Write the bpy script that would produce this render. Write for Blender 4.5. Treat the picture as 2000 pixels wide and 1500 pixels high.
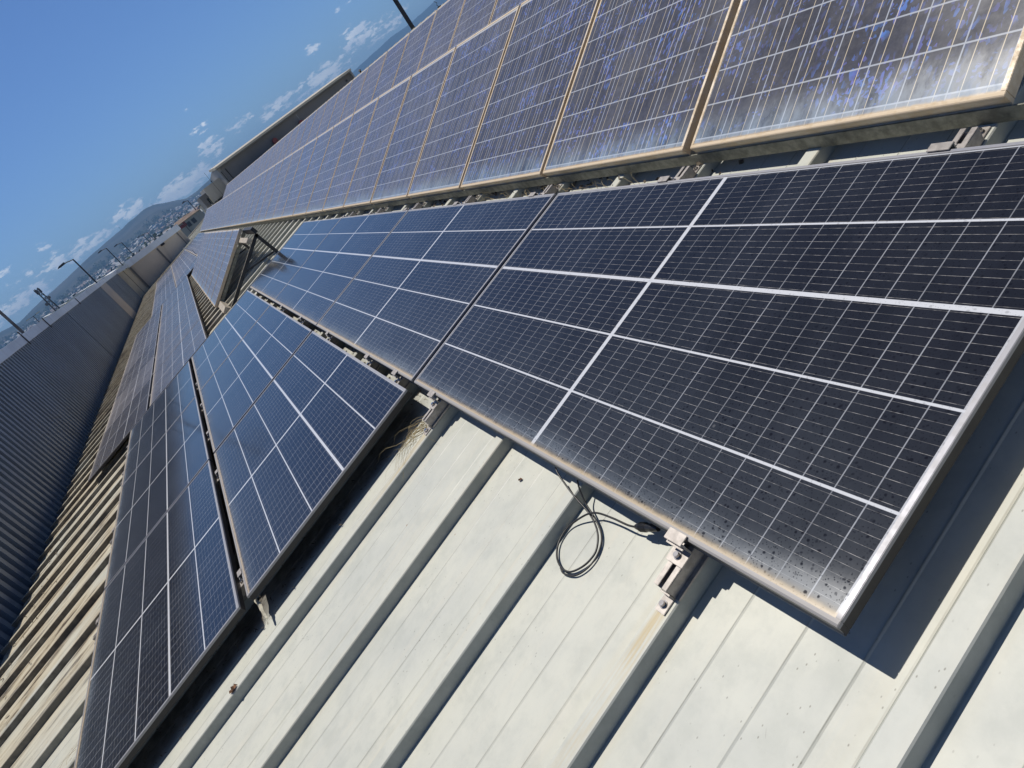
import bpy, bmesh, math, random
from mathutils import Matrix, Vector, noise as mnoise
R = math.radians
rnd = random.Random(7)
scene = bpy.context.scene
for o in list(bpy.data.objects): bpy.data.objects.remove(o)

# ------------------------------------------------------------------ frame of the sloping roof
SL = 0.2007
cS, sS = math.cos(SL), math.sin(SL)
def W(u, v, h=0.0):                       # u along the eaves, v up the slope, h off the panel plane
    return Vector((v*cS - h*sS, u, v*sS + h*cS))
ROOF = Matrix(((cS, 0, -sS, 0), (0, 1, 0, 0), (sS, 0, cS, 0), (0, 0, 0, 1)))   # local (v,u,h)

# ------------------------------------------------------------------ camera
cam_d = bpy.data.cameras.new('camera'); cam = bpy.data.objects.new('camera', cam_d)
scene.collection.objects.link(cam)
RC = [(-0.44739648, 0.59132811, 0.6709452), (-0.18818107, -0.7956644, 0.57576561), (0.8743136, 0.13133632, 0.46725421)]
def wd(r): return W(r[0], r[1], -r[2])
cx, cy, cz = wd(RC[0]), -wd(RC[1]), -wd(RC[2])
CAM = Vector(((-0.34892, -0.63685, 1.01499)))
m = Matrix((cx, cy, cz)).transposed().to_4x4(); m.translation = CAM
cam.matrix_world = m
cam_d.sensor_width = 36; cam_d.lens = 23.9399
cam_d.clip_start = 0.02; cam_d.clip_end = 60000
scene.camera = cam

# ------------------------------------------------------------------ sun, sky, exposure
SUN = Vector((-0.105, 0.37, 0.918)).normalized()
el = math.asin(SUN.z); rot = math.atan2(SUN.x, SUN.y)
sd = bpy.data.lights.new('sun', 'SUN'); sd.energy = 4.15; sd.angle = R(0.53); sd.color = (1.0, 0.955, 0.88)
so = bpy.data.objects.new('sun', sd); scene.collection.objects.link(so)
so.rotation_euler = SUN.to_track_quat('Z', 'Y').to_euler(); so.location = (0, 0, 30)
scene.view_settings.view_transform = 'Standard'; scene.view_settings.look = 'None'
scene.view_settings.exposure = 0.0; scene.view_settings.gamma = 1
scene.render.film_transparent = False
try:
    scene.cycles.volume_bounces = 0; scene.cycles.max_bounces = 8; scene.cycles.volume_max_steps = 16
except Exception: pass

class NT:
    """small helper for building node trees"""
    def __init__(s, tree): s.t = tree; s.n = tree.nodes; s.l = tree.links
    def new(s, typ, **kw):
        nd = s.n.new(typ)
        for k, v in kw.items():
            if k == 'ins':
                for a, b in v.items(): s.put(nd, a, b)
            else: setattr(nd, k, v)
        return nd
    def put(s, nd, a, b):
        sock = nd.inputs[a]
        if isinstance(b, bpy.types.NodeSocket): s.l.new(b, sock)
        else: sock.default_value = b
    def M(s, op, a, b=0.0, c=0.0, clamp=False):
        nd = s.n.new('ShaderNodeMath'); nd.operation = op; nd.use_clamp = clamp
        for i, x in enumerate((a, b, c)): s.put(nd, i, x)
        return nd.outputs[0]
    def V(s, op, a, b):
        nd = s.n.new('ShaderNodeVectorMath'); nd.operation = op
        for i, x in enumerate((a, b)): s.put(nd, i, x)
        return nd.outputs[0]
    def step(s, x, a, b, smooth=True):     # 0 below a, 1 above b
        nd = s.n.new('ShaderNodeMapRange'); nd.interpolation_type = 'SMOOTHSTEP' if smooth else 'LINEAR'
        s.put(nd, 0, x); s.put(nd, 1, a); s.put(nd, 2, b); return nd.outputs[0]
    def mix(s, f, a, b, kind='MIX'):
        nd = s.n.new('ShaderNodeMix'); nd.data_type = 'RGBA'; nd.blend_type = kind
        s.put(nd, 0, f); s.put(nd, 6, a); s.put(nd, 7, b); return nd.outputs[2]
    def noise(s, vec, scale, detail=4, rough=0.55, out=0):
        nd = s.new('ShaderNodeTexNoise', ins={'Vector': vec, 'Scale': scale, 'Detail': detail, 'Roughness': rough})
        return nd.outputs[out]
    def voro(s, vec, scale, feature='F1', out='Distance', rand=1.0):
        nd = s.new('ShaderNodeTexVoronoi', feature=feature, ins={'Vector': vec, 'Scale': scale, 'Randomness': rand})
        return nd.outputs[out]
    def xyz(s, x, y, z):
        nd = s.n.new('ShaderNodeCombineXYZ')
        for i, k in enumerate((x, y, z)): s.put(nd, i, k)
        return nd.outputs[0]
    def sep(s, v):
        nd = s.n.new('ShaderNodeSeparateXYZ'); s.put(nd, 0, v); return nd.outputs
    def line(s, x, w, soft=None):          # 1 where |x| < w/2
        soft = w*0.25 if soft is None else soft
        return s.M('SUBTRACT', 1.0, s.step(s.M('ABSOLUTE', x), w/2-soft, w/2+soft))
    def grid(s, x, pitch, off, w, soft=None):   # lines at off + k*pitch
        a = s.M('DIVIDE', s.M('SUBTRACT', x, off), pitch)
        d = s.M('MULTIPLY', s.M('SUBTRACT', s.M('FRACT', s.M('ADD', a, 0.5)), 0.5), pitch)
        return s.line(d, w, soft), s.M('FLOOR', s.M('ADD', a, 0.5))
def c4(c): return (c[0], c[1], c[2], 1)

world = bpy.data.worlds.new('World'); scene.world = world; world.use_nodes = True
wt = NT(world.node_tree); bg = world.node_tree.nodes['Background']
sky = wt.new('ShaderNodeTexSky', sky_type='NISHITA', sun_disc=False, sun_elevation=el, sun_rotation=rot, altitude=900.0, air_density=1.0, dust_density=0.25, ozone_density=3.0)
bg.inputs['Strength'].default_value = 0.062
tc = wt.new('ShaderNodeTexCoord'); D = tc.outputs['Generated']
dx, dy, dz = wt.sep(D)
az = wt.M('MULTIPLY', wt.M('ARCTAN2', dx, dy), 57.2958)
elv = wt.M('MULTIPLY', wt.M('ARCSINE', dz), 57.2958)
# real clouds of a fair day: low puffs strung along the horizon (azimuth, elevation, half sizes, in degrees)
clouds = [(20.5, 3.0, 1.5, .75, 1.0), (17.1, 4.03, .8, .38, .8), (16.6, 2.2, 2.6, .75, 1.0), (22.5, 2.4, 2.6, .6, .8), (12.6, 2.55, 1.9, .6, .9), (9.6, 3.1, 1.5, .42, .75),
          (6.9, 2.9, 1.2, .6, .95), (7.3, 4.2, .9, .32, .7), (3.4, 1.95, 3.2, .62, 1.15), (-.6, 2.7, 1.5, .55, 1.0), (-5.9, 2.75, 2.2, .45, .9), (-4.2, 2.5, 2.4, .5, .9), (-7.9, 3.2, 2.2, .36, .7),
          (-6.2, 3.95, .6, .36, .8), (-9.3, 4.1, .9, .3, .75), (-10.5, 2.1, 3.2, .55, 1.0), (21.2, 5.0, 1.0, .3, .6), (-14, 3.4, 2, .5, .9), (28, 3.6, 3, .8, .9), (7.4, 5.65, .9, .16, .45),
          (-30, 5, 5, .9, 1), (-52, 4, 7, 1.2, 1), (48, 4.5, 6, 1.2, 1), (75, 6, 8, 1.6, 1), (-85, 7, 8, 1.6, 1), (130, 7, 12, 2, 1), (-140, 6, 12, 2, 1), (178, 7, 12, 2, 1)]
nz = wt.noise(wt.xyz(wt.M('MULTIPLY', az, 0.75), wt.M('MULTIPLY', elv, 2.1), 0.0), 1.35, 8, 0.66)
nz2 = wt.noise(wt.xyz(wt.M('MULTIPLY', az, 0.6), wt.M('MULTIPLY', elv, 1.5), 4.0), 0.8, 5, 0.6)
dens = None
for a, e, sa, se, k in clouds:
    q = wt.M('ADD', wt.M('POWER', wt.M('ABSOLUTE', wt.M('DIVIDE', wt.M('SUBTRACT', az, a), sa)), 2.0), wt.M('POWER', wt.M('ABSOLUTE', wt.M('DIVIDE', wt.M('SUBTRACT', elv, e), se)), 2.0))
    g = wt.M('MULTIPLY', wt.M('MAXIMUM', wt.M('SUBTRACT', 1.0, wt.M('MULTIPLY', q, 0.42)), 0.0), k)
    dens = g if dens is None else wt.M('MAXIMUM', dens, g)
cov = wt.step(wt.M('ADD', wt.M('MULTIPLY', dens, 0.62), wt.M('MULTIPLY', wt.M('SUBTRACT', nz, 0.5), 1.9)), 0.36, 0.62)
cov = wt.M('MULTIPLY', cov, 0.86)
shade = wt.step(nz2, 0.3, 0.75)
ccol = wt.mix(shade, (11.5, 13.0, 15.6, 1), (18.3, 18.9, 19.5, 1))
zen = wt.M('SUBTRACT', 1.0, wt.M('MULTIPLY', wt.step(elv, 14.0, 60.0), 0.64))        # dark clear zenith
tint = wt.V('MULTIPLY', wt.V('MULTIPLY', sky.outputs[0], (0.82, 1.08, 1.50)), wt.xyz(zen, zen, zen))   # camera white balance of a clear deep blue sky
skyc = wt.mix(cov, tint, ccol)
wt.l.new(skyc, bg.inputs['Color'])

# ------------------------------------------------------------------ object helpers
COL = scene.collection
def tag(o, label=None, cat=None, group=None, kind=None):
    if label: o['label'] = label
    if cat: o['category'] = cat
    if group: o['group'] = group
    if kind: o['kind'] = kind
    return o
def empty(name, label, cat, mw=None, group=None):
    o = bpy.data.objects.new(name, None); COL.objects.link(o); o.empty_display_size = 0.2
    if mw is not None: o.matrix_world = mw
    return tag(o, label, cat, group)
def copy_tree(o, parent=None):
    c = o.copy(); COL.objects.link(c)
    if parent is not None: c.parent = parent
    for ch in list(o.children): copy_tree(ch, c)
    return c
def RT(u, v, h=0.0, rot=None):            # matrix of a thing standing at (u,v,h) on the roof
    mm = ROOF @ Matrix.Translation((v, u, h))
    return mm @ rot if rot is not None else mm
class MB:
    def __init__(s): s.bm = bmesh.new()
    def box(s, x0, x1, y0, y1, z0, z1, mat=None):
        mm = Matrix.Translation(((x0+x1)/2, (y0+y1)/2, (z0+z1)/2)) @ Matrix.Diagonal((abs(x1-x0), abs(y1-y0), abs(z1-z0), 1))
        if mat is not None: mm = mat @ mm
        bmesh.ops.create_cube(s.bm, size=1, matrix=mm); return s
    def cyl(s, p0, p1, r0, r1=None, seg=10, cap=True):
        p0, p1 = Vector(p0), Vector(p1); r1 = r0 if r1 is None else r1
        d = p1-p0; q = d.to_track_quat('Z', 'Y').to_matrix().to_4x4()
        mm = Matrix.Translation((p0+p1)/2) @ q
        bmesh.ops.create_cone(s.bm, cap_ends=cap, segments=seg, radius1=r0, radius2=r1, depth=d.length, matrix=mm); return s
    def bar(s, p0, p1, w, t, up=(0, 0, 1)):
        p0, p1 = Vector(p0), Vector(p1); z = (p1-p0).normalized(); x = Vector(up).cross(z).normalized(); y = z.cross(x)
        mm = Matrix((x, y, z)).transposed().to_4x4(); mm.translation = (p0+p1)/2
        bmesh.ops.create_cube(s.bm, size=1, matrix=mm @ Matrix.Diagonal((w, t, (p1-p0).length, 1))); return s
    def prism(s, pts, axis, a, b, mat=None):   # polygon in the two other axes, extruded along axis
        def P(p, k):
            v = {'x': (k, p[0], p[1]), 'y': (p[0], k, p[1]), 'z': (p[0], p[1], k)}[axis]
            return mat @ Vector(v) if mat is not None else Vector(v)
        A = [s.bm.verts.new(P(p, a)) for p in pts]; B = [s.bm.verts.new(P(p, b)) for p in pts]
        n = len(pts); s.bm.faces.new(A[::-1]); s.bm.faces.new(B)
        for i in range(n): s.bm.faces.new((A[i], A[(i+1) % n], B[(i+1) % n], B[i]))
        return s
    def tube(s, pts, r, seg=8):
        rings = []; pts = [Vector(p) for p in pts]; prev = None
        for i, p in enumerate(pts):
            d = (pts[min(i+1, len(pts)-1)]-pts[max(i-1, 0)]).normalized()
            x = d.orthogonal().normalized() if prev is None else (prev - d*prev.dot(d)).normalized()
            prev = x; y = d.cross(x); rr = r[i] if isinstance(r, (list, tuple)) else r
            rings.append([s.bm.verts.new(p + x*math.cos(a)*rr + y*math.sin(a)*rr) for a in [2*math.pi*k/seg for k in range(seg)]])
        for A, B in zip(rings, rings[1:]):
            for k in range(seg): s.bm.faces.new((A[k], A[(k+1) % seg], B[(k+1) % seg], B[k]))
        s.bm.faces.new(rings[0][::-1]); s.bm.faces.new(rings[-1]); return s
    def quad(s, *ps): s.bm.faces.new([s.bm.verts.new(Vector(p)) for p in ps]); return s
    def build(s, name, mat, parent=None, mw=None, bevel=0.0, smooth=False):
        bmesh.ops.recalc_face_normals(s.bm, faces=s.bm.faces[:])
        if bevel > 0:
            bmesh.ops.bevel(s.bm, geom=[e for e in s.bm.edges if e.is_manifold and e.calc_face_angle(0) > 0.6], offset=bevel, segments=2, affect='EDGES', clamp_overlap=True)
        me = bpy.data.meshes.new(name); s.bm.to_mesh(me); s.bm.free()
        if smooth:
            for p in me.polygons: p.use_smooth = True
        me.materials.append(mat)
        o = bpy.data.objects.new(name, me); COL.objects.link(o)
        if parent is not None: o.parent = parent
        if mw is not None: o.matrix_world = mw
        return o
ORD = ['zeroth', 'first', 'second', 'third', 'fourth', 'fifth', 'sixth', 'seventh', 'eighth', 'ninth', 'tenth', 'eleventh', 'twelfth', 'thirteenth', 'fourteenth', 'fifteenth', 'sixteenth', 'seventeenth', 'eighteenth', 'nineteenth', 'twentieth']
def ordn(n):
    if n <= 20: return ORD[n]
    t = {2: 'twenty', 3: 'thirty', 4: 'forty'}[n//10]
    return ({2: 'twentieth', 3: 'thirtieth', 4: 'fortieth'}[n//10]) if n % 10 == 0 else t+'-'+ORD[n % 10]

# ------------------------------------------------------------------ materials
def mat(name):
    m_ = bpy.data.materials.new(name); m_.use_nodes = True
    t = NT(m_.node_tree); b = m_.node_tree.nodes['Principled BSDF']
    tcn = t.new('ShaderNodeTexCoord'); return m_, t, b, tcn.outputs['Object']
def plain(name, col, rough=0.5, metal=0.0, var=0.12, scale=6.0, bump=0.0, spec=0.5):
    m_, t, b, O = mat(name)
    n = t.noise(O, scale, 5, 0.6)
    dark = tuple(x*(1-var*1.6) for x in col); lite = tuple(min(1, x*(1+var)) for x in col)
    t.put(b, 'Base Color', t.mix(t.step(n, 0.3, 0.7), c4(dark), c4(lite)))
    t.put(b, 'Roughness', rough); t.put(b, 'Metallic', metal); t.put(b, 'Specular IOR Level', spec)
    if bump:
        bp = t.new('ShaderNodeBump', ins={'Height': t.noise(O, scale*6, 4), 'Strength': bump, 'Distance': 0.01}); t.put(b, 'Normal', bp.outputs[0])
    return m_

def mat_roof():
    m_, t, b, O = mat('painted_roof_steel')       # object space: x = up the slope, y = along
    x, y, z = t.sep(O)
    streak = t.noise(t.xyz(t.M('MULTIPLY', x, 0.7), t.M('MULTIPLY', y, 14.0), z), 1.0, 5, 0.6)
    blot = t.noise(O, 2.3, 6, 0.62)
    grain = t.noise(t.xyz(t.M('MULTIPLY', x, 30.0), t.M('MULTIPLY', y, 55.0), z), 1.0, 3, 0.6)
    base = t.mix(t.step(blot, 0.35, 0.68), (.605, .605, .53, 1), (.515, .525, .48, 1))
    base = t.mix(t.M('MULTIPLY', t.step(streak, 0.52, 0.78), 0.55), base, (.64, .60, .50, 1))
    base = t.mix(t.M('MULTIPLY', t.step(grain, 0.45, 0.8), 0.10), base, (.32, .33, .30, 1))
    mott = t.noise(O, 11.0, 5, 0.7)
    base = t.mix(t.M('MULTIPLY', t.step(mott, 0.44, 0.70), 0.36), base, (.40, .42, .38, 1))
    wob = t.M('MULTIPLY', t.M('SUBTRACT', t.noise(O, 2.0, 2), 0.5), 0.002)
    yw = t.M('ADD', y, wob); dl = None
    for q in (.140, .255, .382, -.008, .072):
        g_, _ = t.grid(yw, 0.488, -0.134+q, 0.0034, 0.0012); dl = g_ if dl is None else t.M('MAXIMUM', dl, g_)
    dl = t.M('MULTIPLY', dl, t.M('ADD', 0.15, t.M('MULTIPLY', t.step(t.noise(t.xyz(t.M('MULTIPLY', x, 3.0), t.M('MULTIPLY', y, 5.0), 1.0), 1.0, 5, 0.7), 0.35, 0.65), 0.55)))
    base = t.mix(dl, base, (.20, .20, .17, 1))
    halo, _ = t.grid(yw, 0.488, -0.134+.072, 0.055, 0.024); halo2, _ = t.grid(yw, 0.488, -0.134-.010, 0.035, 0.016)
    base = t.mix(t.M('MULTIPLY', t.M('MAXIMUM', halo, halo2), t.M('MULTIPLY', t.step(streak, 0.38, 0.66), 0.42)), base, (.56, .50, .37, 1))
    for cy in (.379, 1.843):
        st = t.M('MULTIPLY', t.line(t.M('SUBTRACT', y, cy), .030, .010), t.M('SUBTRACT', 1.0, t.step(x, -.145, -.120)))
        st = t.M('MULTIPLY', st, t.M('MULTIPLY', t.step(x, -.75, -.15), t.step(t.noise(t.xyz(t.M('MULTIPLY', x, 4.0), t.M('MULTIPLY', y, 90.0), 0.0), 1.0, 4), .35, .6)))
        base = t.mix(t.M('MULTIPLY', st, 0.75), base, (.52, .40, .20, 1))
    scr = t.noise(t.xyz(t.M('ADD', t.M('MULTIPLY', x, 9.0), t.M('MULTIPLY', y, 14.0)), t.M('SUBTRACT', t.M('MULTIPLY', y, 160.0), t.M('MULTIPLY', x, 90.0)), 0.0), 1.0, 2, 0.5)
    scr = t.M('MULTIPLY', t.step(scr, 0.735, 0.76), t.step(mott, 0.45, 0.6))
    base = t.mix(t.M('MULTIPLY', scr, 0.5), base, (.27, .26, .23, 1))
    # older, dirtier sheets down the slope and far along the roof
    old = t.M('MULTIPLY', t.step(y, 2.1, 4.6), t.M('SUBTRACT', 1.0, t.M('MULTIPLY', t.step(x, -0.9, 0.4), 0.85)))
    n3 = t.noise(t.xyz(t.M('MULTIPLY', x, 1.6), t.M('MULTIPLY', y, 10.0), 2.0), 1.0, 7, 0.7)
    oldc = t.mix(t.step(n3, 0.38, 0.62), (.60, .55, .43, 1), (.36, .29, .19, 1))
    oldc = t.mix(t.step(n3, 0.53, 0.61), oldc, (.075, .055, .042, 1))
    base = t.mix(t.M('MULTIPLY', old, t.step(t.noise(O, 1.3, 5, 0.6), 0.25, 0.55)), base, oldc)
    # moss and grime specks, small scratches
    sp = t.M('SUBTRACT', 1.0, t.step(t.voro(t.xyz(t.M('MULTIPLY', x, 1.0), t.M('MULTIPLY', y, 1.8), z), 38.0), 0.05, 0.13))
    sp = t.M('MULTIPLY', sp, t.step(t.noise(O, 3.1, 4, 0.6), 0.46, 0.58))
    base = t.mix(t.M('MULTIPLY', sp, 0.7), base, (.17, .16, .13, 1))
    ru = t.M('SUBTRACT', 1.0, t.step(t.voro(O, 5.0), 0.012, 0.03))
    base = t.mix(t.M('MULTIPLY', ru, 0.8), base, (.30, .15, .07, 1))
    # deep shade under the panel rows painted into the colour, with some leaf debris
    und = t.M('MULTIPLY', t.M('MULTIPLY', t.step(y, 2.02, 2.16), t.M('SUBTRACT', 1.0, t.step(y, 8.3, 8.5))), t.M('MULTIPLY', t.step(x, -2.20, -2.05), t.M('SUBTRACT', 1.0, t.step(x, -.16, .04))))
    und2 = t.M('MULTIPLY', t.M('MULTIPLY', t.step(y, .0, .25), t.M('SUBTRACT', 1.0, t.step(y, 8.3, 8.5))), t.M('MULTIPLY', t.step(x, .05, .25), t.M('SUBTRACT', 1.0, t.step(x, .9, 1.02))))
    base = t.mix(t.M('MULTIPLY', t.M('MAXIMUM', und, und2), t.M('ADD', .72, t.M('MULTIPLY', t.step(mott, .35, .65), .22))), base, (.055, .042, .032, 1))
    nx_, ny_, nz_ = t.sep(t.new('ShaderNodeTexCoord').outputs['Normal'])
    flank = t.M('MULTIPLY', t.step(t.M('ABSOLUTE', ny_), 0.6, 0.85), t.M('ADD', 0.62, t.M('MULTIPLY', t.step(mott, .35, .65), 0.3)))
    base = t.mix(flank, base, t.mix(old, (.34, .35, .305, 1), (.10, .088, .072, 1)))  # shade of the rib flanks put into the colour by their normal
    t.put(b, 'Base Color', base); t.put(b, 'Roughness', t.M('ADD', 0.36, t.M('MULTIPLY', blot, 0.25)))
    t.put(b, 'Specular IOR Level', 0.35)
    bp = t.new('ShaderNodeBump', ins={'Height': t.M('ADD', t.M('MULTIPLY', blot, 0.7), t.M('MULTIPLY', grain, 0.15)), 'Strength': 0.18, 'Distance': 0.006})
    t.put(b, 'Normal', bp.outputs[0]); return m_

def mat_mono(name='mono_half_cell_laminate', extra=0.0):
    m_, t, b, O = mat(name)   # x 0..1.057 up the slope, y 0..2.08 along
    x, y, z = t.sep(O)
    oi = t.new('ShaderNodeObjectInfo'); rr = oi.outputs['Random']
    O2 = t.V('ADD', O, t.xyz(t.M('MULTIPLY', rr, 13.0), t.M('MULTIPLY', rr, 37.0), rr))
    lc, idx = t.grid(y, 0.0691, 1.04-0.0691*15-0.0035, 0.0023)
    row = t.M('FLOOR', t.M('DIVIDE', x, 0.2098))
    wn = t.new('ShaderNodeTexWhiteNoise', noise_dimensions='2D'); t.put(wn, 'Vector', t.xyz(idx, row, 0.0))
    lc = t.M('MULTIPLY', lc, t.M('ADD', 0.42, t.M('MULTIPLY', wn.outputs['Value'], 0.75)), clamp=True)
    lb, _ = t.grid(x, 0.02095, 0.0125, 0.0008)
    bead = t.noise(t.xyz(t.M('MULTIPLY', x, 200.0), t.M('MULTIPLY', y, 45.0), rr), 1.0, 2, 0.7)
    lb = t.M('MULTIPLY', lb, t.M('ADD', 0.25, t.M('MULTIPLY', t.step(bead, 0.4, 0.7), 0.75)))
    gap = t.line(t.M('SUBTRACT', y, 1.04), 0.017, 0.001)
    for q, w in ((0.2117, .006), (0.4214, .006), (0.6304, .0125), (0.8453, .006)):
        gap = t.M('MAXIMUM', gap, t.line(t.M('SUBTRACT', x, q), w, 0.0007))
    edge = t.M('MAXIMUM', t.step(t.M('ABSOLUTE', t.M('SUBTRACT', x, 0.5285)), 0.5135, 0.5145), t.step(t.M('ABSOLUTE', t.M('SUBTRACT', y, 1.04)), 1.0245, 1.0255))
    gap = t.M('MAXIMUM', gap, t.M('MULTIPLY', edge, 0.8))
    n = t.noise(O2, 3.0, 4, 0.6); nf = t.noise(O2, 60.0, 4, 0.7)
    cell = t.mix(wn.outputs['Value'], (.0080, .0085, .014, 1), (.0120, .0125, .019, 1))
    colr = t.mix(lb, cell, (.42, .40, .38, 1))
    colr = t.mix(lc, colr, (.33, .34, .37, 1))
    colr = t.mix(gap, colr, (.62, .63, .66, 1))
    # dust film with rain-drop shaped clean (dark) spots, thicker near the lower edge
    low = t.M('SUBTRACT', 1.0, t.step(t.M('ADD', x, t.M('MULTIPLY', t.M('SUBTRACT', n, 0.5), 0.10)), 0.0, 0.16))
    lowp = t.M('POWER', low, 2.2)
    spot = t.M('SUBTRACT', 1.0, t.step(t.M('ADD', t.voro(O2, 74.0), t.M('MULTIPLY', t.M('SUBTRACT', nf, 0.5), 0.5)), 0.12, 0.30))
    spotm = t.step(t.noise(O2, 14.0, 3, 0.6), 0.36, 0.56)
    film = t.M('ADD', t.M('ADD', 0.016+extra, t.M('MULTIPLY', t.step(n, 0.3, 0.75), 0.022+extra*.4)), t.M('MULTIPLY', t.M('POWER', low, 3.5), 0.22))
    film = t.M('ADD', film, t.M('MULTIPLY', t.M('SUBTRACT', 1.0, t.step(x, 0.0, 0.6)), 0.045))
    fine = t.M('SUBTRACT', 1.0, t.step(t.voro(t.V('ADD', O2, t.xyz(2.0, 5.0, 0.0)), 170.0), 0.12, 0.30))
    spots_ = t.M('MAXIMUM', t.M('MULTIPLY', spot, spotm), t.M('MULTIPLY', fine, 0.8))
    film = t.M('MULTIPLY', film, t.M('SUBTRACT', 1.0, t.M('MULTIPLY', spots_, 0.8)))
    colr = t.mix(t.M('MULTIPLY', spots_, 0.30), colr, (.006, .006, .008, 1))
    film = t.M('MULTIPLY', film, t.M('ADD', 0.75, t.M('MULTIPLY', nf, 0.5)))
    film = t.M('MULTIPLY', film, t.M('ADD', 0.7, t.M('MULTIPLY', rr, 0.7)))
    dustc = t.mix(t.step(x, 0.012, 0.035), (.62, .50, .34, 1), (.40, .47, .55, 1) if extra == 0 else (.44, .40, .39, 1))
    colr = t.mix(film, colr, dustc)
    rim = t.M('MULTIPLY', t.M('SUBTRACT', 1.0, t.step(t.M('ADD', x, t.M('MULTIPLY', t.M('SUBTRACT', t.noise(O2, 25.0, 4, 0.7), 0.5), 0.012)), 0.014, 0.024)), 0.85 if extra == 0 else 0.45)
    colr = t.mix(rim, colr, (.50, .40, .27, 1))
    splat = t.M('MULTIPLY', t.M('SUBTRACT', 1.0, t.step(t.voro(t.V('ADD', O2, t.xyz(3.0, 1.0, 0.0)), 9.0), 0.02, 0.05)), t.step(t.noise(O2, 2.0, 2, 0.5), 0.5, 0.6))
    colr = t.mix(t.M('MULTIPLY', splat, 0.35), colr, (.5, .5, .5, 1))
    t.put(b, 'Base Color', colr)
    t.put(b, 'Roughness', t.M('ADD', 0.07, t.M('MULTIPLY', film, 1.0)))
    t.put(b, 'Specular IOR Level', 0.5); t.put(b, 'IOR', 1.42)
    wob = t.new('ShaderNodeBump', ins={'Height': t.noise(O2, 1.2, 1, 0.4), 'Strength': 0.03, 'Distance': 0.02})
    t.put(b, 'Normal', wob.outputs[0])
    return m_

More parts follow.
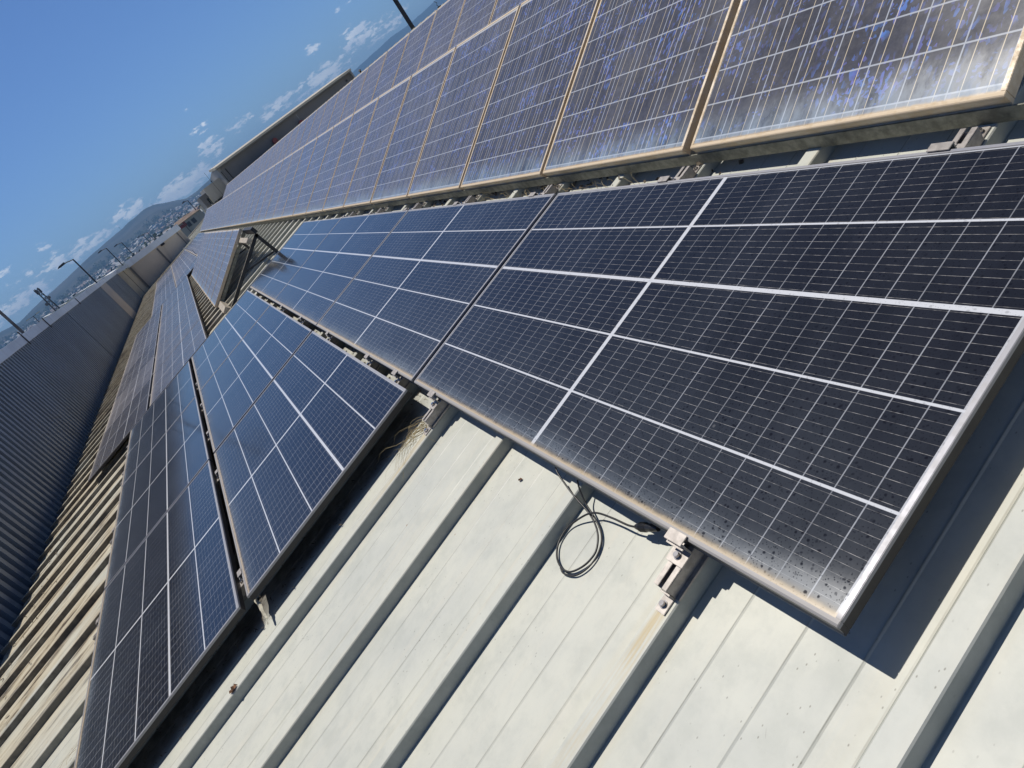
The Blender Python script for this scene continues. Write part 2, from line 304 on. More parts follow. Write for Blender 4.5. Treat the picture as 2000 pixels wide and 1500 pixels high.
def mat_poly(name='poly_cell_laminate', extra=0.0):
    m_, t, b, O = mat(name)        # x 0..1.138 up the tilt, y 0..0.992 along
    x, y, z = t.sep(O)
    oi = t.new('ShaderNodeObjectInfo'); rr = oi.outputs['Random']
    O2 = t.V('ADD', O, t.xyz(t.M('MULTIPLY', rr, 17.0), t.M('MULTIPLY', rr, 31.0), t.M('MULTIPLY', rr, 5.0)))
    gy, iy = t.grid(y, 0.1260, 0.0125, 0.0038); gx, ix = t.grid(x, 0.1263, 0.0315, 0.0048)
    b1, _ = t.grid(y, 0.1260, 0.0125+0.0315, 0.0023); b2, _ = t.grid(y, 0.1260, 0.0125+0.0945, 0.0023)
    wn = t.new('ShaderNodeTexWhiteNoise', noise_dimensions='3D'); t.put(wn, 'Vector', t.xyz(iy, ix, t.M('MULTIPLY', rr, 91.0)))
    warp = t.V('ADD', O2, t.V('MULTIPLY', t.noise(O2, 22.0, 3, 0.6, 1), (.030, .012, 0)))
    vc = t.new('ShaderNodeTexVoronoi', ins={'Vector': t.V('MULTIPLY', warp, (1.0, 1.9, 1.0)), 'Scale': 62.0}); vcc = vc.outputs['Color']
    fr, fg, fb = t.sep(vcc)
    patch = t.step(t.noise(O2, 4.2, 4, 0.7), 0.46, 0.64)
    vd = t.new('ShaderNodeTexVoronoi', ins={'Vector': t.V('MULTIPLY', warp, (1.3, 1.0, 1.0)), 'Scale': 120.0}); hr, hg, hb = t.sep(vd.outputs['Color'])
    fine_ = t.M('MULTIPLY', t.step(hr, 0.80, 0.86), t.M('MULTIPLY', t.step(t.noise(O2, 7.0, 3, 0.7), 0.52, 0.64), 0.8))
    flake = t.M('MAXIMUM', t.M('MULTIPLY', t.step(fr, 0.74, 0.80), patch), fine_)
    flake = t.M('MULTIPLY', flake, t.M('ADD', 0.45, t.M('MULTIPLY', wn.outputs['Value'], 0.8)), clamp=True)
    base = t.mix(t.step(t.noise(O2, 40.0, 4, 0.7), 0.3, 0.7), (.036, .036, .044, 1), (.072, .070, .080, 1))
    base = t.mix(t.M('MULTIPLY', fg, 0.35), base, (.020, .022, .045, 1))
    blue = t.mix(fb, (.09, .28, .80, 1), (.20, .19, .66, 1))
    base = t.mix(t.M('MULTIPLY', flake, 0.88-5.0*extra), base, blue)
    base = t.mix(t.M('MULTIPLY', wn.outputs['Value'], 0.25), base, (.030, .040, .085, 1))
    bus = t.M('MAXIMUM', b1, b2)
    base = t.mix(t.M('MULTIPLY', bus, 0.9), base, (.74, .62, .42, 1))
    base = t.mix(t.M('MULTIPLY', t.M('MAXIMUM', gx, gy), 0.85), base, (.50, .53, .58, 1))
    edge = t.M('MAXIMUM', t.step(x, 1.1690, 1.1705), t.M('SUBTRACT', 1.0, t.step(x, 0.0285, 0.030)))
    edge = t.M('MAXIMUM', edge, t.M('MAXIMUM', t.M('SUBTRACT', 1.0, t.step(y, 0.0110, 0.0115)), t.step(y, 1.0205, 1.021)))
    base = t.mix(t.M('MULTIPLY', t.step(x, 1.1690, 1.1705), 0.9), base, (.66, .62, .56, 1))
    base = t.mix(t.M('MULTIPLY', t.M('SUBTRACT', edge, t.step(x, 1.1690, 1.1705)), 0.5), base, (.35, .36, .38, 1))
    n = t.noise(O2, 2.4, 5, 0.65); nf = t.noise(O2, 70.0, 3, 0.7)
    low = t.M('SUBTRACT', 1.0, t.step(t.M('ADD', x, t.M('MULTIPLY', t.M('SUBTRACT', n, 0.5), 0.16)), 0.02, 0.17))
    wisp = t.noise(t.V('MULTIPLY', O2, (2.2, 6.0, 1.0)), 2.6, 6, 0.68)
    film = t.M('ADD', t.M('ADD', 0.07+extra, t.M('MULTIPLY', t.step(n, 0.35, 0.7), 0.10)), t.M('MULTIPLY', t.M('MULTIPLY', low, t.step(wisp, 0.2, 0.75)), 0.42))
    film = t.M('MULTIPLY', film, t.M('ADD', 0.72, t.M('MULTIPLY', nf, 0.55)))
    stain = t.step(t.noise(t.V('MULTIPLY', O2, (1.0, 2.0, 1.0)), 3.4, 4, 0.7), 0.62, 0.72)
    base = t.mix(film, base, t.mix(low, (.44+.15*extra, .44-.22*extra, .47-.5*extra, 1), (.32, .44, .58, 1)))
    base = t.mix(t.M('MULTIPLY', stain, 0.45), base, (.06, .052, .048, 1))
    rim = t.M('SUBTRACT', 1.0, t.step(t.M('ADD', x, t.M('MULTIPLY', t.M('SUBTRACT', nf, 0.5), 0.01)), 0.013, 0.022))
    base = t.mix(t.M('MULTIPLY', rim, 0.85), base, (.52, .37, .20, 1))
    t.put(b, 'Base Color', base); t.put(b, 'Roughness', t.M('ADD', 0.10, t.M('MULTIPLY', film, 0.8)))
    t.put(b, 'IOR', 1.42); return m_

def mat_frame(name, col, dust, rough=0.36, metal=0.85, dustamt=0.5, darkside=1.0):
    m_, t, b, O = mat(name)
    x, y, z = t.sep(O)
    n = t.noise(O, 9.0, 5, 0.65); n2 = t.noise(t.V('MULTIPLY', O, (1, 1, 1)), 60.0, 3, 0.7)
    d = t.M('MULTIPLY', t.step(t.M('ADD', n, t.M('MULTIPLY', t.M('SUBTRACT', n2, 0.5), 0.5)), 0.35, 0.65), dustamt)
    low = t.M('SUBTRACT', 1.0, t.step(t.M('ADD', x, t.M('MULTIPLY', t.M('SUBTRACT', n, 0.5), 0.02)), 0.004, 0.03))
    top = t.step(z, -0.012, -0.002)
    d = t.M('MAXIMUM', d, t.M('MULTIPLY', t.M('MULTIPLY', low, top), 0.55))
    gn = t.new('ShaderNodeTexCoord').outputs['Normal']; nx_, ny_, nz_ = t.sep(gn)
    side = t.M('MULTIPLY', t.M('MAXIMUM', t.step(t.M('ABSOLUTE', ny_), .6, .8), t.step(nx_, .6, .8)), t.M('SUBTRACT', 1.0, t.step(z, -.0105, -.0095)))  # shaded sides of the silver frame painted near-black by their normal
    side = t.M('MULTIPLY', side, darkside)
    front = t.M('MULTIPLY', t.M('SUBTRACT', 1.0, t.step(nx_, -.8, -.5)), 0.75*darkside)  # shade of the front face painted in as a darker olive
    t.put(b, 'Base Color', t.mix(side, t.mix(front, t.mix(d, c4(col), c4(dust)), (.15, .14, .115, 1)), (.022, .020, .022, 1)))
    t.put(b, 'Metallic', t.M('MULTIPLY', t.M('MULTIPLY', metal, t.M('SUBTRACT', 1.0, d)), t.M('SUBTRACT', 1.0, side)))
    t.put(b, 'Roughness', t.M('ADD', rough, t.M('MULTIPLY', d, 0.3))); return m_

M = {}
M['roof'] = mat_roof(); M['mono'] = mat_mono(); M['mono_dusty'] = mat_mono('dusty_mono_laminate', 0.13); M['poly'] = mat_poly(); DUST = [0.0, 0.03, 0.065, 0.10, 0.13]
for i_, d_ in enumerate(DUST[1:]): M['poly%d' % (i_+1)] = mat_poly('dusty_poly_laminate', d_)
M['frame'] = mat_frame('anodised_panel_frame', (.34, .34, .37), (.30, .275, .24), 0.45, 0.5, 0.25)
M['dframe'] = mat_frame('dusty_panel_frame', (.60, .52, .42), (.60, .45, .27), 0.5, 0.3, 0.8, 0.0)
M['alu'] = plain('mill_aluminium', (.40, .365, .335), 0.5, 0.45, 0.16, 40)
M['steel_bolt'] = plain('stainless_bolt', (.62, .58, .55), 0.22, 1.0, 0.1, 60)
M['galv'] = plain('weathered_galvanised_steel', (.23, .225, .18), 0.55, 0.35, 0.25, 30, 0.15)
M['rackdark'] = plain('dark_rack_steel', (.04, .042, .045), 0.5, 0.4, 0.2, 12)
M['racklight'] = plain('dusty_rack_steel', (.50, .43, .33), 0.6, 0.1, 0.2, 18)
M['cable'] = plain('black_cable_sheath', (.032, .031, .033), 0.42, 0.0, 0.3, 30)
M['plug'] = plain('black_plastic', (.022, .022, .024), 0.38, 0.0, 0.2, 40)
M['grass'] = plain('dry_straw', (.42, .33, .17), 0.8, 0.0, 0.35, 30)
M['leaf'] = plain('dead_leaf', (.20, .10, .05), 0.8, 0.0, 0.4, 40)
M['plastic'] = plain('bleached_plastic_strip', (.62, .57, .44), 0.6, 0.0, 0.2, 30)
M['litter'] = plain('dry_litter', (.15, .12, .085), 0.9, 0.0, 0.5, 20)
M['dark'] = plain('roof_void', (.04, .04, .045), 0.9, 0, 0.2)
M['back'] = plain('panel_backsheet', (.40, .40, .42), 0.7, 0, 0.05)

def mat_wall(name, col, streakc, amt=0.5, sc=1.0, rough=0.5, metal=0.0):
    m_, t, b, O = mat(name)
    x, y, z = t.sep(O)
    s1 = t.noise(t.xyz(t.M('MULTIPLY', x, 3.0*sc), t.M('MULTIPLY', y, 3.0*sc), t.M('MULTIPLY', z, 0.35)), 1.0, 6, 0.65)
    s2 = t.noise(O, 0.6*sc, 4, 0.6)
    base = t.mix(t.step(s2, 0.3, 0.7), c4(tuple(k*0.88 for k in col)), c4(tuple(min(1, k*1.08) for k in col)))
    base = t.mix(t.M('MULTIPLY', t.step(s1, 0.50, 0.72), amt), base, c4(streakc))
    t.put(b, 'Base Color', base); t.put(b, 'Roughness', rough); t.put(b, 'Metallic', metal)
    bp = t.new('ShaderNodeBump', ins={'Height': t.noise(O, 9.0, 4), 'Strength': 0.1, 'Distance': 0.02}); t.put(b, 'Normal', bp.outputs[0])
    return m_
M['cladding'] = mat_wall('grey_corrugated_cladding', (.215, .255, .31), (.15, .16, .18), 0.5, 1.0, 0.42, 0.25)
M['skylight'] = mat_wall('aged_translucent_sheet', (.44, .38, .32), (.30, .26, .22), 0.5)
M['coping'] = mat_wall('pale_metal_coping', (.72, .77, .82), (.34, .34, .35), 0.35, 1.0, 0.45, 0.1)
M['render'] = mat_wall('beige_wall_render', (.56, .49, .41), (.22, .19, .155), 0.55, 0.7, 0.85)
M['render2'] = mat_wall('pale_wall_render', (.62, .55, .43), (.30, .25, .18), 0.5, 0.8, 0.85)
M['greywall'] = mat_wall('dark_grey_wall_cladding', (.145, .14, .14), (.12, .115, .11), 0.4, 0.5, 0.6)
M['greyside'] = mat_wall('grey_side_cladding', (.25, .25, .25), (.2, .2, .2), 0.4, 0.5, 0.6)
M['fascia'] = mat_wall('cream_roof_edge', (.46, .42, .34), (.45, .40, .31), 0.4, 0.4, 0.6)
M['annex'] = mat_wall('grey_beige_annex_render', (.42, .40, .36), (.22, .2, .17), 0.4, 0.5, 0.85)
M['glass'] = plain('window_glass', (.05, .07, .09), 0.08, 0, 0.2)
M['white'] = plain('white_paint', (.74, .74, .72), 0.5, 0, 0.06)
M['yellow'] = plain('cream_paint', (.80, .75, .60), 0.7, 0, 0.1, 1.5)
M['tile'] = plain('clay_tile_roof', (.16, .11, .08), 0.85, 0, 0.3, 1.2)
M['red'] = plain('red_paint', (.20, .03, .03), 0.5, 0, 0.2)
M['signred'] = plain('sign_red', (.30, .03, .04), 0.5, 0, 0.1)
M['pole'] = plain('dark_lamp_post_steel', (.07, .065, .07), 0.55, 0.3, 0.2)
M['black'] = plain('black_pole_paint', (.012, .011, .014), 0.5, 0.0, 0.2)
M['greypole'] = plain('concrete_pole', (.20, .175, .17), 0.8, 0.0, 0.2, 3)

# ------------------------------------------------------------------ ground and hills
GZ = -7.0
def mat_ground():
    m_, t, b, O = mat('plain_ground')
    n = t.noise(O, 0.004, 8, 0.65); n2 = t.noise(O, 0.05, 5, 0.7)
    c = t.mix(t.step(n, 0.35, 0.65), (.07, .09, .045, 1), (.20, .18, .14, 1))
    c = t.mix(t.M('MULTIPLY', t.step(n2, 0.5, 0.7), 0.5), c, (.30, .28, .25, 1))
    t.put(b, 'Base Color', c); t.put(b, 'Roughness', 0.9); return m_
def mat_hill(name, a, bb, s):
    m_, t, b, O = mat(name)
    n = t.noise(O, s, 9, 0.7); n2 = t.noise(O, s*9, 5, 0.75)
    c = t.mix(t.step(n, 0.38, 0.62), c4(a), c4(bb))
    c = t.mix(t.M('MULTIPLY', t.step(n2, 0.45, 0.7), 0.6), c, (.02, .03, .02, 1))
    t.put(b, 'Base Color', c); t.put(b, 'Roughness', 1.0); t.put(b, 'Specular IOR Level', 0.0)
    return m_
g = MB(); rings = [0.1, 40, 120, 400, 1200, 3000, 6500]
prev = None; N = 72
for r_ in rings:
    ring = [g.bm.verts.new((CAM.x + r_*math.sin(2*math.pi*k/N), CAM.y + r_*math.cos(2*math.pi*k/N), GZ)) for k in range(N)]
    if prev:
        for k in range(N): g.bm.faces.new((prev[k], prev[(k+1) % N], ring[(k+1) % N], ring[k]))
    prev = ring
tag(g.build('ground', mat_ground()), kind='structure')
def interp(tab, x):
    if x <= tab[0][0]: return tab[0][1]
    for (a, b_), (c, d) in zip(tab, tab[1:]):
        if x <= c: return b_ + (d-b_)*(x-a)/(c-a)
    return tab[-1][1]
ridgeL = [(-48, .3), (-30, .9), (-16, 1.25), (-12.1, 1.33), (-10.9, 1.12), (-10, 1.25), (-8.97, 1.39), (-6.97, 1.57), (-5.1, 1.8), (-3, 1.99), (-1.87, 2.03), (-1.1, 2.14), (.43, 2.24), (1.06, 2.1), (1.8, 1.75), (2.34, 1.53), (3.13, 1.17), (4.1, 1.15), (4.8, 1.22), (5.6, 1.28), (8, 1.3), (11, 1.0), (14, .7), (18, .35), (22, 0.05)]
ridgeR = [(8, .2), (12, .6), (15, .95), (18.7, 1.3), (20.25, 1.45), (22.3, 1.64), (23.9, 1.60), (25.6, 1.70), (26.6, 1.83), (30, 2.0), (36, 1.7), (45, 1.1), (60, .3)]
def hill(name, ridge, D0, D1, a0, a1, na, nr, matr, seed, rough):
    bm_ = MB(); rows = []
    zr = CAM.z
    for j in range(nr+1):
        tj = j/nr; d = D0 + (D1-D0)*tj
        row = []
        for i in range(na+1):
            az_ = a0 + (a1-a0)*i/na
            H = math.tan(R(interp(ridge, az_)))*D1 + zr - GZ
            prof = tj**1.5
            x = CAM.x + d*math.sin(R(az_)); y = CAM.y + d*math.cos(R(az_))
            nn = mnoise.fractal(Vector((x, y, seed))*rough, 1.0, 2.0, 6)
            z = GZ + H*prof + nn*H*0.10*math.sin(math.pi*min(1, tj*1.0))*(1 if tj < 1 else 0) + ((nn*0.012+mnoise.noise(Vector((x*.02, y*.02, seed)))*0.018)*H if tj == 1 else 0)
            row.append(bm_.bm.verts.new((x, y, max(z, GZ-2))))
        rows.append(row)
    # falls away behind the ridge
    row = [bm_.bm.verts.new((v.co.x*1.1, v.co.y*1.1, GZ-5)) for v in rows[-1]]; rows.append(row)
    for A, B in zip(rows, rows[1:]):
        for i in range(na): bm_.bm.faces.new((A[i], A[i+1], B[i+1], B[i]))
    o = bm_.build(name, matr, smooth=True); return tag(o, kind='structure')
hill('hill', ridgeL, 1300, 3400, -48, 22, 300, 26, mat_hill('scrub_hillside', (.030, .036, .030), (.085, .078, .068), 0.004), 3.0, 0.002)
hill('mountain', ridgeR, 4200, 5500, 8, 60, 120, 12, mat_hill('far_mountain_forest', (.018, .026, .022), (.03, .036, .03), 0.001), 9.0, 0.0007)

# ------------------------------------------------------------------ the town on the lower hillside
def ground_z(az_, d):
    tj = max(0, (d-1300)/2100); H = math.tan(R(interp(ridgeL, az_)))*3400 + CAM.z - GZ
    return GZ + H*tj**1.5
def mat_island(name, cols):
    m_, t, b, O = mat(name)
    gi = t.new('ShaderNodeNewGeometry'); oi = t.new('ShaderNodeObjectInfo')
    f = t.M('FRACT', t.M('ADD', gi.outputs['Random Per Island'], oi.outputs['Random']))
    cr = t.new('ShaderNodeValToRGB'); t.put(cr, 0, f); cr.color_ramp.interpolation = 'CONSTANT'
    el_ = cr.color_ramp.elements
    el_[0].color = c4(cols[0]); el_[1].position = 1/len(cols); el_[1].color = c4(cols[1])
    for i, c in enumerate(cols[2:]):
        e = el_.new((i+2)/len(cols)); e.color = c4(c)
    t.put(b, 'Base Color', cr.outputs[0]); t.put(b, 'Roughness', 0.9); return m_
M['townwall'] = mat_island('town_walls', [(.42, .42, .42), (.26, .22, .20), (.52, .53, .55), (.20, .20, .20), (.34, .32, .29), (.40, .38, .38), (.18, .20, .24)])
M['townroof'] = mat_island('town_roofs', [(.22, .16, .14), (.30, .30, .31), (.18, .14, .13), (.36, .37, .38)])
M['towntree'] = plain('town_tree_leaves', (.035, .055, .02), 0.95, 0, 0.3, 0.1)
def house_mb(w_mb, r_mb, x, y, z, w, d, h, rz):
    mm = Matrix.Translation((x, y, z)) @ Matrix.Rotation(rz, 4, 'Z')
    w_mb.box(-w/2, w/2, -d/2, d/2, -6, h, mm)
    r_mb.prism([(-w/2-.3, h), (w/2+.3, h), (0, h+w*.22)], 'y', -d/2-.3, d/2+.3, mm)
def town_xy(r_):
    while True:
        az_ = r_.uniform(-13, 7.5); q = r_.random()
        d = 1350 + 1500*q**1.3
        top = 0.55 + 0.42*max(0, 1-abs(az_-1.5)/5.5)       # how far up the slope the town reaches
        e = math.degrees(math.atan((ground_z(az_, d)-CAM.z)/d))
        if e < top and e > -0.35 and mnoise.noise(Vector((az_*.9, d*.006, 1))) > -0.25 - 0.3*(az_ > -3): return az_, d
rt = random.Random(11)
wm, rm = MB(), MB()
for i in range(1500):
    az_, d = town_xy(rt); w = rt.uniform(7, 14)
    house_mb(wm, rm, CAM.x+d*math.sin(R(az_)), CAM.y+d*math.cos(R(az_)), ground_z(az_, d), w, rt.uniform(7, 14), rt.uniform(4, 10), rt.uniform(0, 3))
tn = wm.build('town', M['townwall']); tag(tn, 'dense far town of small pale houses spread over the lower hillside', 'town', kind='stuff')
rm.build('roofs', M['townroof'], tn)
hp = MB(); hp.box(-5, 5, -5, 5, -4, 6); rp = MB(); rp.prism([(-5.4, 6), (5.4, 6), (0, 8.4)], 'y', -5.4, 5.4)
h0 = hp.build('house', M['townwall']); rp.build('roof', M['townroof'], h0)
HL = 'small pale house with a pitched roof in the nearer part of the far town'
tag(h0, HL, 'house', 'nearer houses of the far town')
for i in range(90):
    o = h0 if i == 0 else copy_tree(h0)
    az_ = rt.uniform(-12.5, 6.5); d = rt.uniform(520, 1250); w = rt.uniform(.8, 1.5)
    o.location = (CAM.x+d*math.sin(R(az_)), CAM.y+d*math.cos(R(az_)), GZ + (d-500)*.006); o.rotation_euler.z = rt.uniform(0, 3); o.scale = (w, w*rt.uniform(.8, 1.6), rt.uniform(.8, 1.3))
def blob_mb(b_, c, r_, n, rg):
    for i in range(n):
        v = Vector((rg.gauss(0, 1), rg.gauss(0, 1), rg.gauss(0, .7))).normalized()*r_*rg.uniform(.35, 1)
        p = Vector(c)+v; q = r_*rg.uniform(.12, .3)
        a = Vector((rg.gauss(0, 1), rg.gauss(0, 1), rg.gauss(0, 1))).normalized(); bb = a.orthogonal().normalized()
        b_.quad(p+a*q, p+bb*q, p-a*q, p-bb*q)
wd_ = MB()
for i in range(900):
    az_ = rt.uniform(-13.5, 8); d = rt.uniform(560, 2500); r_ = rt.uniform(3.5, 7)*(1+d/3000)
    z = GZ if d < 1300 else ground_z(az_, d)
    blob_mb(wd_, (CAM.x+d*math.sin(R(az_)), CAM.y+d*math.cos(R(az_)), z+r_*.8), r_, 26, rt)
tag(wd_.build('woodland', M['towntree']), 'far mass of dark green trees between the town houses', 'woodland', kind='stuff')
# a few blocks that stand out of the town
def polar(az_, d, z=None): return Vector((CAM.x+d*math.sin(R(az_)), CAM.y+d*math.cos(R(az_)), GZ if z is None else z))
for i, (a0, w, z1, lab) in enumerate([(-2.06, 4.2, 1.8, 'leftmost of three white towers standing behind the wall coping'), (-1.89, 4.2, 2.2, 'middle one of three white towers standing behind the wall coping'), (-1.72, 4.2, 2.6, 'rightmost of three white towers standing behind the wall coping')]):
    p = polar(a0, 900); e = empty('tower_block', lab, 'tower', Matrix.Translation(p), 'three white towers behind the coping')
    MB().box(-w/2*1.0, w/2*1.0, -4, 4, 0, 15).build('wall', M['white'], e)
    MB().box(-w/2-.3, w/2+.3, -4.3, 4.3, 15.003, 15.6).build('roof', M['coping'], e)
p = polar(-2.62, 300); e = empty('shed', 'low red roofed shed just behind the wall coping', 'shed', Matrix.Translation(p))
MB().box(-1.3, 1.3, -2, 2, 0, 8.3).build('wall', M['red'], e); MB().prism([(-1.5, 8.3), (1.5, 8.3), (0, 9.2)], 'y', -2.2, 2.2).build('roof', M['red'], e)
# industrial sheds along the plain (white roofs seen over the wall)
sheds = [(-9.6, 5), (-8.4, 7), (-7.6, 5), (-6.9, 8), (-6.2, 6), (-5.4, 6), (-4.7, 8), (-3.9, 7), (-3.2, 6), (-1.2, 6), (-.5, 7), (.3, 6)]
for i, (a0, w) in enumerate(sheds):
    d = 330+rt.uniform(0, 90); p = polar(a0, d)
    e = empty('warehouse_shed', f'{ordn(i+1)} long white shed from the left behind the wall coping', 'shed', Matrix.Translation(p) @ Matrix.Rotation(rt.uniform(-.3, .3), 4, 'Z'), 'white sheds behind the parapet')
    hh = CAM.z-GZ + d*(.135*math.sin(R(abs(a0)))/3.3 + math.tan(R(rt.uniform(.05, .16))))
    MB().box(-w/2, w/2, -6, 6, 0, hh-.6).build('wall', M['yellow'] if i % 3 else M['white'], e)
    MB().prism([(-w/2-.2, hh-.6), (w/2+.2, hh-.6), (0, hh)], 'y', -6.2, 6.2).build('roof', M['white'], e)

# ------------------------------------------------------------------ the warehouse that carries the panels
PITCH, RIB0, PAN, RIBH = 0.488, -0.134, -0.125, 0.041
ware = empty('warehouse', 'pale ribbed metal warehouse roof carrying all the solar panels', 'building', ROOF.copy())
WA, WB = Vector((-3.98, 6.5)), Vector((-3.55, 44.5))
def wallx(y): return WA.x + (WB.x-WA.x)*(y-WA.y)/(WB.y-WA.y)
rb = bmesh.new()
prof = []
k0, k1 = -8, 104
for k in range(k0, k1):
    u0 = RIB0 + k*PITCH
    prof += [(u0-.006, PAN), (u0, PAN+RIBH-.003), (u0+.003, PAN+RIBH), (u0+.047, PAN+RIBH), (u0+.050, PAN+RIBH-.003), (u0+.070, PAN)]
    for q in (.140, .255, .382): prof += [(u0+q-.005, PAN), (u0+q, PAN+.0018), (u0+q+.0010, PAN)]
VS = [-4.02, -3.4, -2.6, -1.4, -.6, .4, 1.4, 3.0, 5.2, 7.5]
grid_ = []
for (u, h) in prof:
    vlow = (wallx(u)+.16 + PAN*sS)/cS
    grid_.append([rb.verts.new((v if v > -4 else vlow, u, h)) for v in VS])
for A, B in zip(grid_, grid_[1:]):
    for i in range(len(VS)-1): rb.faces.new((A[i], A[i+1], B[i+1], B[i]))
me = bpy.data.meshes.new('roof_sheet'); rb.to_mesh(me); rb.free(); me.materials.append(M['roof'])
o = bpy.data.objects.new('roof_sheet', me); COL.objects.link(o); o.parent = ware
inv = ROOF.inverted()
def in_ware(mb, name, material):
    ob = mb.build(name, material); ob.parent = ware; ob.matrix_parent_inverse = inv; return ob
# walls under the eave, gutter between roof and parapet, far slope behind the ridge
gm = MB()
for y0 in range(-4, 48, 4):
    xa, xb = wallx(y0), wallx(y0+4)
    for (dxa, dxb, za, zb) in ((.0, .22, -1.32, -1.32), (.22, .23, -1.32, -1.0)):
        gm.quad((xa+.012+dxa, y0, za-.0), (xb+.012+dxa, y0+4, za), (xb+dxb, y0+4, zb), (xa+dxb, y0, zb))
in_ware(gm, 'gutter', M['rackdark'])
rp_ = W(0, 7.5, PAN)
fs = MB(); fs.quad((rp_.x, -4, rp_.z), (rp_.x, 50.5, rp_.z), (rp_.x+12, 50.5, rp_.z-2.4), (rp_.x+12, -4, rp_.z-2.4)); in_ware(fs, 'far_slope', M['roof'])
ew = MB(); ew.prism([(-3.9, GZ), (rp_.x, GZ), (rp_.x, rp_.z-.02), (-3.9, -.95)], 'y', 50.6, 50.7); ew.prism([(-3.9, GZ), (rp_.x, GZ), (rp_.x, rp_.z-.02), (-3.9, -.95)], 'y', -4.0, -3.9)
in_ware(ew, 'end_wall', M['render'])
cp = MB(); cp.box(.55/cS, 7.4, 50.35, 50.75, PAN+.045, PAN+.11); ob = cp.build('verge_cap', M['fascia'], ware)

# corrugated parapet wall to the left
wl = empty('parapet_wall', 'long grey corrugated parapet wall with pale coping along the left of the roof', 'wall', Matrix.Translation((WA.x, WA.y, 0)))
dirw = (WB-WA).normalized(); ang = math.atan2(-dirw.x, dirw.y)
wl.matrix_world = Matrix.Translation((WA.x, WA.y, 0)) @ Matrix.Rotation(ang, 4, 'Z')
Lw = (WB-WA).length
bm_ = bmesh.new(); pr = []
yy = -10.0; cw = 0.205
while yy < Lw-.45:
    pr += [(0.0, yy), (0.0, yy+cw*.42), (-.080, yy+cw*.46), (-.080, yy+cw*.96)]; yy += cw
A = [[bm_.verts.new((x, y, z)) for z in (-3.0, -1.0, 0.0, .955)] for x, y in pr]
for a, b_ in zip(A, A[1:]):
    for i in range(3): bm_.faces.new((a[i], b_[i], b_[i+1], a[i+1]))
me = bpy.data.meshes.new('cladding'); bm_.to_mesh(me); bm_.free(); me.materials.append(M['cladding'])
o = bpy.data.objects.new('cladding', me); COL.objects.link(o); o.parent = wl
MB().box(-.40, -.086, -10, Lw-.45, -3, .95).build('backing_wall', M['render'], wl)
MB().box(.004, .010, 26.9, 29.6, -1.3, .953).build('translucent_sheet', M['skylight'], wl)
for y in (16.2, 32.6): MB().box(.002, .012, y, y+.06, -1.3, .953).build('flashing', M['cladding'], wl)
ys = [-10, -4, 0, 4.2, 10.05, 12.9, 16, 19.1, 23, 27.5, 33, Lw-.42]
for a, b_ in zip(ys, ys[1:]):
    MB().box(-.46, .035, a+.012, b_-.012, .957, 1.150+rnd.uniform(-.006, .006)).build('coping', M['coping'], wl, bevel=.006)
for y, zz in ((10.05, .14), (12.9, .10), (19.1, .05)):
    MB().cyl((.045, y, .9), (.045, y, 1.1+zz), .014).build('fixing_rod', M['pole'], wl)
# rendered pier and cross wall at its end
cw_ = empty('cross_wall', 'beige rendered cross wall with pale coping closing the low end of the roof', 'wall', Matrix.Translation((-3.55, 44.3, 0)))
def cb(x0, x1, y0, y1, z0, z1, name, mt, bev=0.0): return MB().box(x0+3.55, x1+3.55, y0, y1, z0, z1).build(name, mt, cw_, bevel=bev)
cb(-3.56, -3.26, -.35, .5, -3, .90, 'pier', M['render2']); cb(-3.26, -2.95, -.08, .5, -3, .86, 'pier', M['render2'])
cb(-2.95, .66, .05, .45, -3, .82, 'wall_face', M['render'])
cb(-3.62, -2.90, -.45, .55, .902, 1.10, 'coping', M['coping'], .01); cb(-2.88, .72, -.05, .5, .822, 1.165, 'coping', M['coping'], .01)
cb(-3.275, -3.245, -.12, -.082, -2, .85, 'downpipe', M['pole']); cb(-2.90, -2.80, -.02, .045, -2, .80, 'downpipe', M['greywall'])  # dark streak stains of the wall, built as thin upright bars
cb(-1.10, -1.00, 0.0, .046, -2, .76, 'downpipe', M['greywall']); cb(-.77, -.53, -.06, .045, .70, .82, 'scupper', M['dark'])
cb(.36, .41, 0.0, .046, -2, .8, 'downpipe', M['greywall'])

# ------------------------------------------------------------------ solar panels
def frame_mb(Wv, Lu, t, hgt, lip=0.011):
    b_ = MB()
    b_.prism([(lip, 0), (.0035, 0), (-.0006, -.0020), (-.0014, -.0090), (-.0002, -.0110), (-.0002, -hgt+.007), (-.0030, -hgt+.004), (-.0030, -hgt), (lip, -hgt)], 'y', 0, Lu); b_.box(Wv-lip, Wv, 0, Lu, -hgt, 0)
    b_.box(lip, Wv-lip, 0, lip, -hgt, 0); b_.box(lip, Wv-lip, Lu-lip, Lu, -hgt, 0)
    # inner bottom flange
    b_.box(lip, lip+.02, lip, Lu-lip, -hgt, -hgt+.002); b_.box(Wv-lip-.02, Wv-lip, lip, Lu-lip, -hgt, -hgt+.002)
    return b_
def make_panel(name, kind, lam=None):
    e = bpy.data.objects.new(name, None); COL.objects.link(e); e.empty_display_size = .2
    if kind == 'mono': Wv, Lu, fm, lm_ = 1.057, 2.080, M['frame'], M['mono']
    else: Wv, Lu, fm, lm_ = 1.195, 1.033, M['dframe'], M['poly']
    lm_ = lam or lm_
    fb_ = frame_mb(Wv, Lu, 0, .035 if kind == 'mono' else .042, .011 if kind == 'mono' else .013)
    fb_.build('frame', fm, e, bevel=.0012)
    MB().box(.0105, Wv-.0105, .0105, Lu-.0105, -.0062, -.0016).build('laminate', lm_, e)
    MB().box(.011, Wv-.011, .011, Lu-.011, -.0085, -.0066).build('backsheet', M['back'], e)
    return e
